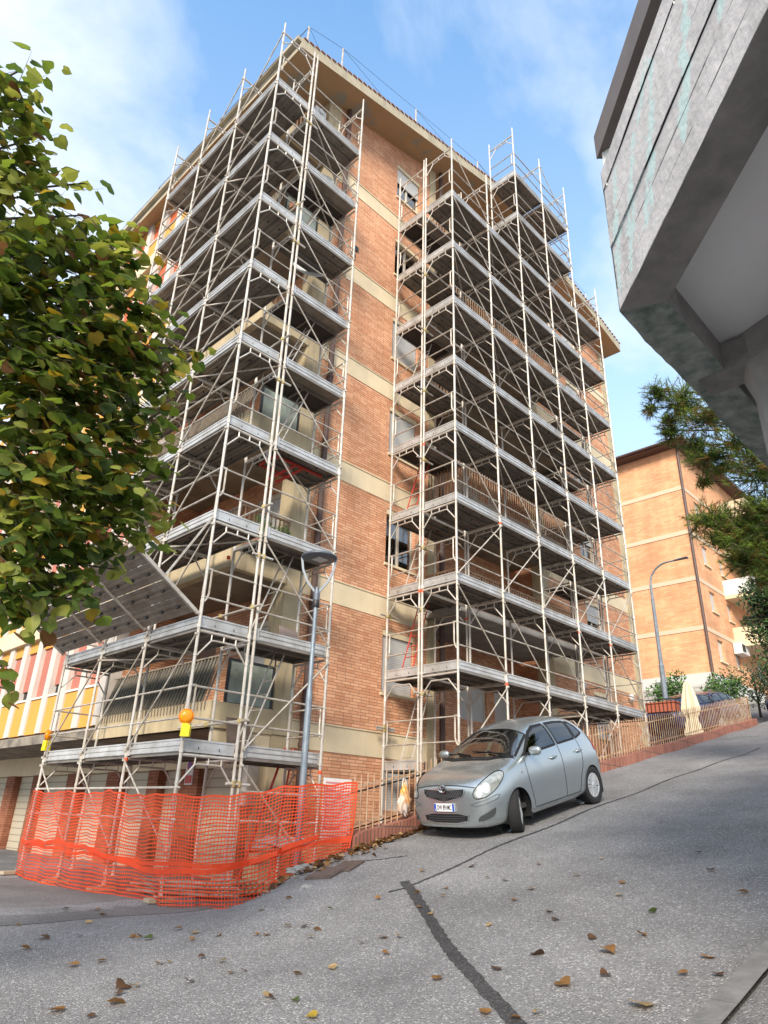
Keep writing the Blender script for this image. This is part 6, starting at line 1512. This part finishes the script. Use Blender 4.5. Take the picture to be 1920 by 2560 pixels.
f = MB(); f.box(-0.2, 0.2, -0.5, 1.2, 0, 0.32); f.box(-0.24, 0.24, -0.54, 1.24, 0.321, 0.37); f.build('trough', mat('red_trough', (0.42, 0.12, 0.07), 0.8), PLT)
f = MB()
for i in range(16): f.tube((-0.3, -1.2+i*0.16, -0.2), (-0.3, -1.2+i*0.16, 0.45), 0.012, 4)
f.tube((-0.3, -1.3, 0.45), (-0.3, 1.3, 0.45), 0.02); f.build('rail', M['black'], PLT)
def bush(name, label, cat, c, rx, ry, rz, n, ls, seed, mats=None, lumps=9):
    r2 = random.Random(seed); T = thing(name, label, cat, c); f = MB()
    for _ in range(lumps):
        t = r2.random()*2*pi; rr = r2.random()**0.5; h = r2.random(); p = (cos(t)*rr*rx*0.75, sin(t)*rr*ry*0.75, rz*(0.25+0.7*h))
        leafball(f, p, min(rx, rz)*0.42, n//lumps, ls, r2)
    f.build('foliage', mats or G3, T); f = MB(); f.tube((0, 0, -0.3), (0, 0, rz*0.8), 0.06, 7, 0.02)
    for q in range(5): t = q*1.3; f.tube((0, 0, rz*0.2), (cos(t)*rx*0.6, sin(t)*ry*0.6, rz*(0.5+0.08*q)), 0.03, 5, 0.01)
    f.build('trunk', mat('bark', (0.10, 0.075, 0.055), 0.95), T); return T
bush('shrub', 'green leafy shrub between the gooseneck lamp and the folded parasol', 'shrub', (29.5, 4.2, 4.7), 1.3, 1.0, 1.5, 1300, 0.16, 21)
bush('shrub', 'dark green shrub in front of the far block, right of the parasol', 'shrub', (31.5, 2.4, 4.8), 2.0, 1.1, 1.3, 1700, 0.16, 22)
bush('shrub', 'low dark bush under the evergreen beside the black car', 'shrub', (27.5, -0.4, 3.9), 1.6, 1.3, 1.9, 1500, 0.12, 23)
EG = [mat('evergreen_light', (0.07, 0.13, 0.03), 0.7), mat('evergreen_mid', (0.04, 0.085, 0.02), 0.7), mat('evergreen_dark', (0.02, 0.045, 0.012), 0.7)]
bush('evergreen_tree', 'dense dark evergreen at the right edge, below the pine', 'tree', (24.2, -3.05, 3.0), 1.75, 1.6, 5.6, 13000, 0.17, 25, EG, 46)

# ------------------------------------------------------------------ linden tree at the left
def leafm(name, col, tr):
    m = bpy.data.materials.new(name); m.use_nodes = True; nt = m.node_tree; L = nt.links.new; b = nt.nodes['Principled BSDF']; b.inputs['Roughness'].default_value = 0.5; b.inputs['Specular IOR Level'].default_value = 0.35
    geo = nt.nodes.new('ShaderNodeNewGeometry'); n = nt.nodes.new('ShaderNodeTexNoise'); n.inputs['Scale'].default_value = 13; n.inputs['Detail'].default_value = 3; L(geo.outputs['Position'], n.inputs['Vector'])
    r = nt.nodes.new('ShaderNodeValToRGB'); r.color_ramp.elements[0].position = 0.3; r.color_ramp.elements[1].position = 0.7; r.color_ramp.elements[0].color = (col[0]*0.6, col[1]*0.62, col[2]*0.6, 1); r.color_ramp.elements[1].color = (col[0]*1.25, col[1]*1.15, col[2], 1)
    L(n.outputs['Fac'], r.inputs[0]); L(r.outputs[0], b.inputs['Base Color'])
    t = nt.nodes.new('ShaderNodeBsdfTranslucent'); t.inputs[0].default_value = (*tr, 1); mx = nt.nodes.new('ShaderNodeMixShader'); mx.inputs[0].default_value = 0.38
    L(b.outputs[0], mx.inputs[1]); L(t.outputs[0], mx.inputs[2]); L(mx.outputs[0], nt.nodes['Material Output'].inputs[0]); return m
# ------------------------------------------------------------------ pine
def ray_at(px, py, d):
    v = (r_*((px-960)/FPX)+u_*((1280-py)/FPX)+f_); return CAM+v.normalized()*d
D_ = 1.1573
PN = [leafm('needle_light', (0.24, 0.36, 0.07), (0.5, 0.65, 0.1)), leafm('needle_mid', (0.15, 0.26, 0.05), (0.35, 0.5, 0.08)), leafm('needle_dark', (0.06, 0.12, 0.03), (0.15, 0.25, 0.05)), leafm('needle_dry', (0.24, 0.17, 0.05), (0.3, 0.2, 0.05))]
PT = thing('pine_tree', 'pine with long soft needles hanging behind the concrete terrace', 'tree', (11.5, -9.3, -0.5+0.6))
base = Vector((11.5, -9.3, 0.1)); r2 = random.Random(31)
blobs = [(1418, 845, 17, .42), (1405, 880, 17, .3), (1450, 930, 17, .42), (1520, 985, 16.6, .5), (1560, 1010, 16.5, .35), (1620, 1160, 16, .6), (1470, 860, 17, .6), (1530, 900, 16.6, .7), (1445, 905, 17, .35), (1590, 960, 16.4, .7), (1650, 1010, 16, .8), (1500, 960, 17, .4), (1640, 1100, 16, .55), (1530, 1120, 16.5, .6), (1590, 1140, 16.3, .65), (1650, 1190, 16, .75), (1600, 1210, 16.2, .5), (1550, 1165, 16.5, .4), (1470, 880, 17, .3), (1520, 1040, 16.8, .28), (1700, 900, 16, .9), (1720, 1100, 16, 1.0), (1760, 1000, 16, 1.0), (1700, 1230, 16, .8)]
f = MB(); br = MB()
hub0 = base+Vector((0, 0, 5.5))
br.tube(base-Vector((0, 0, 1)), base+Vector((0, 0, 9)), 0.22, 9, 0.09)
for (x, y, d, r) in blobs:
    c = ray_at(x*D_, y*D_, d); st = base+Vector((0, 0, max(1.5, c.z-base.z-0.5))); mid = (st+c)/2+Vector((0, 0, 0.25)); br.tube(st, mid, 0.05, 5, 0.035); br.tube(mid, c, 0.035, 5, 0.012)
    for _ in range(int(150*(r/0.6)**2)):
        o = Vector((r2.gauss(0, 1), r2.gauss(0, 1), r2.gauss(0, 1)*0.6)).normalized()*r*r2.random()**0.45; p = c+o; ax = (o.normalized()+Vector((0, 0, 0.25))+Vector((r2.gauss(0, .3), r2.gauss(0, .3), r2.gauss(0, .3)))).normalized()
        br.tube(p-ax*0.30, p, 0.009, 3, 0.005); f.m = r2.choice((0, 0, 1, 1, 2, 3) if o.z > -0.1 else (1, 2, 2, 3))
        for _q in range(30):
            t = r2.random()*0.28; dd = (ax*r2.uniform(0.2, 1.1)+Vector((r2.gauss(0, .55), r2.gauss(0, .55), r2.gauss(0, .55)))).normalized(); s = p-ax*t; ln = r2.uniform(0.10, 0.17); sd = dd.orthogonal().normalized()*0.0065
            e = s+dd*ln-Vector((0, 0, ln*0.15)); n = len(f.v); f.v += [tuple(s-sd), tuple(s+sd), tuple(e)]; f.f.append((n, n+1, n+2)); f.mi.append(f.m)
f.v = [tuple(Vector(p)-base) for p in f.v]; br.v = [tuple(Vector(p)-base) for p in br.v]
f.build('needles', PN, PT); br.build('trunk', mat('pine_bark', (0.12, 0.08, 0.06), 0.95), PT)

LM = [leafm('linden_leaf', (0.105, 0.165, 0.03), (0.28, 0.38, 0.04)), leafm('linden_leaf_light', (0.22, 0.26, 0.06), (0.50, 0.52, 0.08)), leafm('linden_leaf_dark', (0.05, 0.09, 0.025), (0.12, 0.2, 0.025)),
      leafm('linden_leaf_yellow', (0.34, 0.24, 0.03), (0.55, 0.38, 0.03)), leafm('linden_leaf_brown', (0.20, 0.10, 0.045), (0.25, 0.12, 0.04)), leafm('linden_leaf_edge', (0.15, 0.075, 0.035), (0.2, 0.1, 0.04))]
OUT = [(0, 0), (0.26, -0.12), (0.44, -0.02), (0.53, 0.16), (0.54, 0.36), (0.47, 0.56), (0.30, 0.74), (0.13, 0.88), (0.0, 1.08), (-0.13, 0.88), (-0.30, 0.74), (-0.47, 0.56), (-0.54, 0.36), (-0.53, 0.16), (-0.44, -0.02), (-0.26, -0.12)]
NO = len(OUT)
def leaf(mb, p, tip, nrm, s, mi, fold=0.16, rnd=random, edge=True):
    """broad toothed leaf: stalk end at p, pointing along tip"""
    tip = tip.normalized(); sd = tip.cross(nrm).normalized(); nn = sd.cross(tip).normalized(); n = len(mb.v)
    curl = rnd.uniform(-0.05, 0.22); asy = rnd.uniform(0.88, 1.1)
    for (a, b) in OUT:
        a *= asy*rnd.uniform(0.88, 1.1); h = -fold*abs(a)-curl*b*b; mb.v.append(tuple(p+sd*a*s+tip*b*s+nn*h*s))
    mb.v.append(tuple(p+tip*0.45*s-nn*curl*0.2*s)); c = n+NO
    for i in range(NO):
        j = (i+1) % NO; mb.f.append((c, n+i, n+j)); mb.mi.append(mi)
    if edge:  # dry rim along part of the margin
        q = rnd.randrange(NO); k = rnd.choice((0, 0, 4, 7))
        for i in range(k):
            a, b = (q+i) % NO, (q+i+1) % NO; va, vb, vc = Vector(mb.v[n+a]), Vector(mb.v[n+b]), Vector(mb.v[c]); w1, w2 = va+(vc-va)*0.12+nn*0.002, vb+(vc-vb)*0.12+nn*0.002
            mb.quad(va+nn*0.002, vb+nn*0.002, w2, w1); mb.mi[-1] = 5
LT = thing('linden_tree', 'linden tree with broad green and yellowing leaves filling the left edge', 'tree', (-6.6, -4.4, -2.2))
tb = Vector((-6.6, -4.4, -2.2)); r2 = random.Random(77); f = MB(); br = MB()
BL = [(8, 165, 6.0, .16), (48, 150, 6.1, .12), (35, 205, 6, .16), (5, 250, 6, .25), (70, 300, 6, .24), (20, 380, 6, .34), (85, 420, 6.2, .28), (10, 500, 6, .45), (190, 395, 6.3, .11), (180, 465, 6.3, .18), (110, 530, 6.2, .42), (205, 570, 6.2, .34), (290, 560, 6.3, .20), (275, 520, 6.3, .16), (60, 640, 5.9, .6), (180, 650, 6.0, .55), (270, 650, 6.2, .36), (330, 680, 6.2, .20), (30, 760, 5.8, .65), (150, 770, 5.9, .6), (260, 760, 6, .45), (330, 770, 6.1, .28), (385, 755, 6.1, .16), (415, 760, 6.1, .09), (60, 870, 5.7, .65), (190, 870, 5.8, .55), (290, 850, 6, .34), (350, 830, 6.1, .18), (320, 960, 6, .2), (270, 950, 5.9, .34), (140, 980, 5.7, .6), (30, 1000, 5.6, .5), (230, 1040, 5.7, .42), (310, 1030, 5.9, .22), (330, 1100, 5.8, .2), (365, 1100, 5.8, .10), (250, 1120, 5.7, .34), (120, 1090, 5.5, .55), (30, 1130, 5.4, .5), (300, 1165, 5.7, .16), (200, 1180, 5.5, .34), (110, 1210, 5.4, .40), (30, 1240, 5.3, .34), (250, 1230, 5.6, .14), (170, 1270, 5.4, .18), (90, 1290, 5.3, .16), (60, 1330, 5.3, .07), (200, 1300, 5.5, .07), (0, 1310, 5.2, .16), (5, 1440, 5.0, .07), (20, 1490, 5.0, .035)]
side = [Vector((-6.6, -4.4, z))+Vector((cos(a), sin(a), 0))*1.3 for z, a in [(1.5, 2.2), (1.5, 3.4), (1.6, 4.4), (3.0, 1.3), (3.0, 2.7), (3.0, 3.9), (2.8, 5.0), (4.4, 0.5), (4.4, 2.0), (4.4, 3.6), (4.6, 5.2), (5.6, 1.0), (5.6, 3.5), (3.6, 0.4), (2.2, 0.9)]]
cl = [(ray_at(x*D_, y*D_, d), r) for x, y, d, r in BL]+[(c, 0.9) for c in side]
br.tube(tb, tb+Vector((0, 0, 4.4)), 0.17, 10, 0.12); br.tube(tb+Vector((0, 0, 4.4)), tb+Vector((0.2, -0.2, 8.0)), 0.12, 8, 0.03)
cen = Vector((-6.3, -4.9, 2.2))
for ci, (c, r) in enumerate(cl):
    st = tb+Vector((0, 0, max(2.0, min(7.5, (c.z+2.2)*0.8)))); mid = st*0.45+c*0.55+Vector((0, 0, 0.22)); br.tube(st, mid, 0.035, 5, 0.02); br.tube(mid, c, 0.016, 5, 0.006)
    outw = (c-cen).normalized(); ntw = max(1, int(31*(r/0.5)**2.0)) if ci < len(BL) else 26
    for _ in range(ntw):
        o = Vector((r2.gauss(0, 1), r2.gauss(0, 1), r2.gauss(0, 1))).normalized()*r*r2.random()**0.5; p = c+o*0.86
        d = (outw*0.7+o.normalized()*0.5+Vector((r2.gauss(0, .35), r2.gauss(0, .35), r2.gauss(0, .2)-0.15))).normalized(); nl = r2.randint(4, 7) if r > 0.12 else 4; L_ = 0.055*nl
        br.tube(p-d*L_*0.75, p+d*L_*0.30, 0.003, 3, 0.001)
        for q in range(nl):
            s = r2.uniform(0.066, 0.118); pp = p+d*(q/nl-0.5)*L_*1.4; sd = d.cross(Vector((0, 0, 1))).normalized()*(1 if q % 2 else -1)
            tip = (d*0.45+sd*0.75+Vector((r2.gauss(0, .2), r2.gauss(0, .2), r2.gauss(0, .2)-0.35))).normalized(); nrm = (Vector((0, 0, 1))+Vector((-0.35, -0.55, 0))*r2.random()+Vector((r2.gauss(0, .38), r2.gauss(0, .38), r2.gauss(0, .2)))).normalized()
            u = r2.random(); mi = 0 if u < .40 else 1 if u < .64 else 2 if u < .91 else 3 if u < .97 else 4
            if (c.z > 3 or r < .25) and r2.random() < .3 and mi in (0, 2): mi = 1
            leaf(f, pp+tip*0.02, tip, nrm, s, mi, rnd=r2)
f.v = [tuple(Vector(p)-tb) for p in f.v]; br.v = [tuple(Vector(p)-tb) for p in br.v]
f.build('foliage', LM, LT); br.build('trunk', mat('linden_bark', (0.09, 0.075, 0.06), 0.95), LT)

# ------------------------------------------------------------------ fallen leaves
FL = [leafm('dry_leaf', (0.30, 0.16, 0.06), (0.3, 0.15, 0.05)), leafm('dark_dry_leaf', (0.13, 0.07, 0.04), (0.1, 0.05, 0.03)), leafm('pale_dry_leaf', (0.48, 0.34, 0.18), (0.4, 0.3, 0.15)), leafm('green_fallen_leaf', (0.09, 0.13, 0.03), (0.1, 0.15, 0.03)), leafm('yellow_fallen_leaf', (0.42, 0.30, 0.04), (0.4, 0.3, 0.04))]
NM = ['brown', 'dark brown', 'pale tan', 'green', 'yellow']
def fallen(px, py, kind, s, label=None, curl=None):
    s *= 0.72
    x, y = onroad(px, py); f = MB(); a = random.random()*2*pi; leaf(f, Vector((0, 0, 0.012)), Vector((cos(a), sin(a), random.uniform(0, .15))), Vector((random.uniform(-.4, .4), random.uniform(-.4, .4), 1)), s, kind, fold=(-0.08 if s > 0.14 else -random.uniform(0.05, 0.4)), edge=False)
    o = f.build('fallen_leaf', FL); o.location = (x, y, gz(x, y)+0.012); zmin = min(v.co.z for v in o.data.vertices); o.location.z = gz(x, y)+0.006-min(zmin, 0)
    if label: tag(o, label, 'leaf')
    else: tag(o, 'small %s fallen leaf lying flat on the grey asphalt' % NM[kind], 'leaf', '%s leaves scattered on the asphalt' % NM[kind])
for a in ((1335, 2392, 1, .15, 'dark brown leaf standing on edge in the middle of the road, nearest the tar strip'), (1400, 2462, 0, .16, 'orange brown leaf with a raised rim below the tar strip bend'), (1598, 2514, 2, .20, 'large pale tan leaf lying flat near the bottom of the photo, toward the kerb'), (1472, 2350, 1, .10, 'small curled dark leaf between the tar strip and the kerb'), (1512, 2380, 0, .17, 'long flat brown leaf beside the small curled one, toward the kerb'), (1768, 2400, 0, .12, 'brown leaf on the asphalt close to the kerb'),
          (190, 2418, 0, .15, 'orange brown leaf at the lower left, tip pointing up'), (155, 2533, 0, .15, 'orange leaf at the bottom left edge of the road'), (272, 2518, 0, .18, 'folded orange leaf left of centre at the bottom'), (100, 2346, 1, .17, 'dark leaf pair lying far left on the road'), (560, 2406, 4, .10, 'yellow green leaf lying alone left of the tar strip'), (378, 2350, 3, .13, 'green leaf on the asphalt in front of the net'), (312, 2468, 1, .16, 'curled grey brown leaf at the bottom left'), (665, 2498, 2, .10, 'small tan leaf right of bottom centre'), (790, 2547, 4, .10, 'yellow leaf at the very bottom centre')): fallen(*a)
for (px, py, k) in ((60,2270,0),(170,2275,1),(245,2278,0),(252,2292,1),(45,2316,0),(225,2310,2),(325,2345,0),(350,2342,1),(348,2350,0),(200,2345,1),(475,2353,0),(545,2343,0),(487,2337,2),(452,2325,0),(637,2340,0),(665,2342,0),(725,2320,2),(755,2322,1),(785,2330,0),(780,2346,2),(906,2362,0),(72,2376,0),(243,2408,0),(395,2415,0),(420,2410,2),(510,2397,1),(570,2437,0),(605,2430,1),(468,2457,1),(330,2470,2),(300,2492,1),(228,2548,1),(683,2500,1),(735,2505,3),(838,2425,2),(735,2440,0),(1342,2164,0),(1215,2197,0),(1262,2205,1),(1110,2222,0),(1112,2243,2),(1327,2224,0),(1280,2255,0),(1050,2236,0),(1045,2273,0),(1075,2286,2),(1368,2286,1),(1385,2305,1),(1225,2318,2),(1550,2210,0),(1555,2242,2),(1640,2285,3),(1870,2236,0),(1750,2135,1),(1000,2345,2),(965,2348,0),(970,2388,0),(1090,2455,0),(1240,2430,1),(1520,2440,1),(1720,2442,0),(1220,2540,0),(1300,2555,0),(1345,2535,2),(1800,2445,1),(715,2250,0),(540,2250,1),(655,2278,2),(830,2275,3),(950,2250,0),(1060,2180,0),(1180,2170,1),(1500,2150,2),(1650,2060,0),(1780,2180,1),(1600,2340,0),(1440,2190,2)):
    fallen(px, py, k, random.uniform(0.07, 0.12))
# leaf litter along the kerb wall, too many to count
f = MB()
for _ in range(420):
    if random.random() < 0.75: x = 2.2+random.random()**1.4*4.5; y = -1.70-abs(random.gauss(0, 0.10))
    else: x = random.uniform(0.4, 2.4); y = -1.75-abs(random.gauss(0, 0.28))
    a = random.random()*2*pi; leaf(f, Vector((x, y, gz(x, y)+0.015+random.random()*0.03)), Vector((cos(a), sin(a), random.uniform(-.1, .5))), Vector((random.gauss(0, .6), random.gauss(0, .6), 1)), random.uniform(0.05, 0.11), random.choice((0, 0, 1, 1, 2)), fold=-0.3, edge=False)
o = f.build('leaf_litter', FL); o['label'] = 'brown leaf litter gathered along the foot of the brick kerb wall'; o['category'] = 'leaf litter'; o['kind'] = 'stuff'
# gravel and crumbs of broken asphalt by the net
f = MB()
for _ in range(700):
    x, y = random.uniform(0.1, 2.3), -1.62-abs(random.gauss(0, 0.30)); s = random.uniform(0.006, 0.022); z = gz(x, y)+s*0.3; p = [Vector((x, y, z))+Vector((random.gauss(0, 1), random.gauss(0, 1), random.gauss(0, 1))).normalized()*s for _q in range(4)]
    for a, b, c in ((0, 1, 2), (0, 2, 3), (0, 3, 1), (1, 3, 2)): f.poly([p[a], p[b], p[c]])
o = f.build('gravel', M['concrete']); o['label'] = 'loose gravel crumbs around the manhole cover'; o['category'] = 'gravel'; o['kind'] = 'stuff'
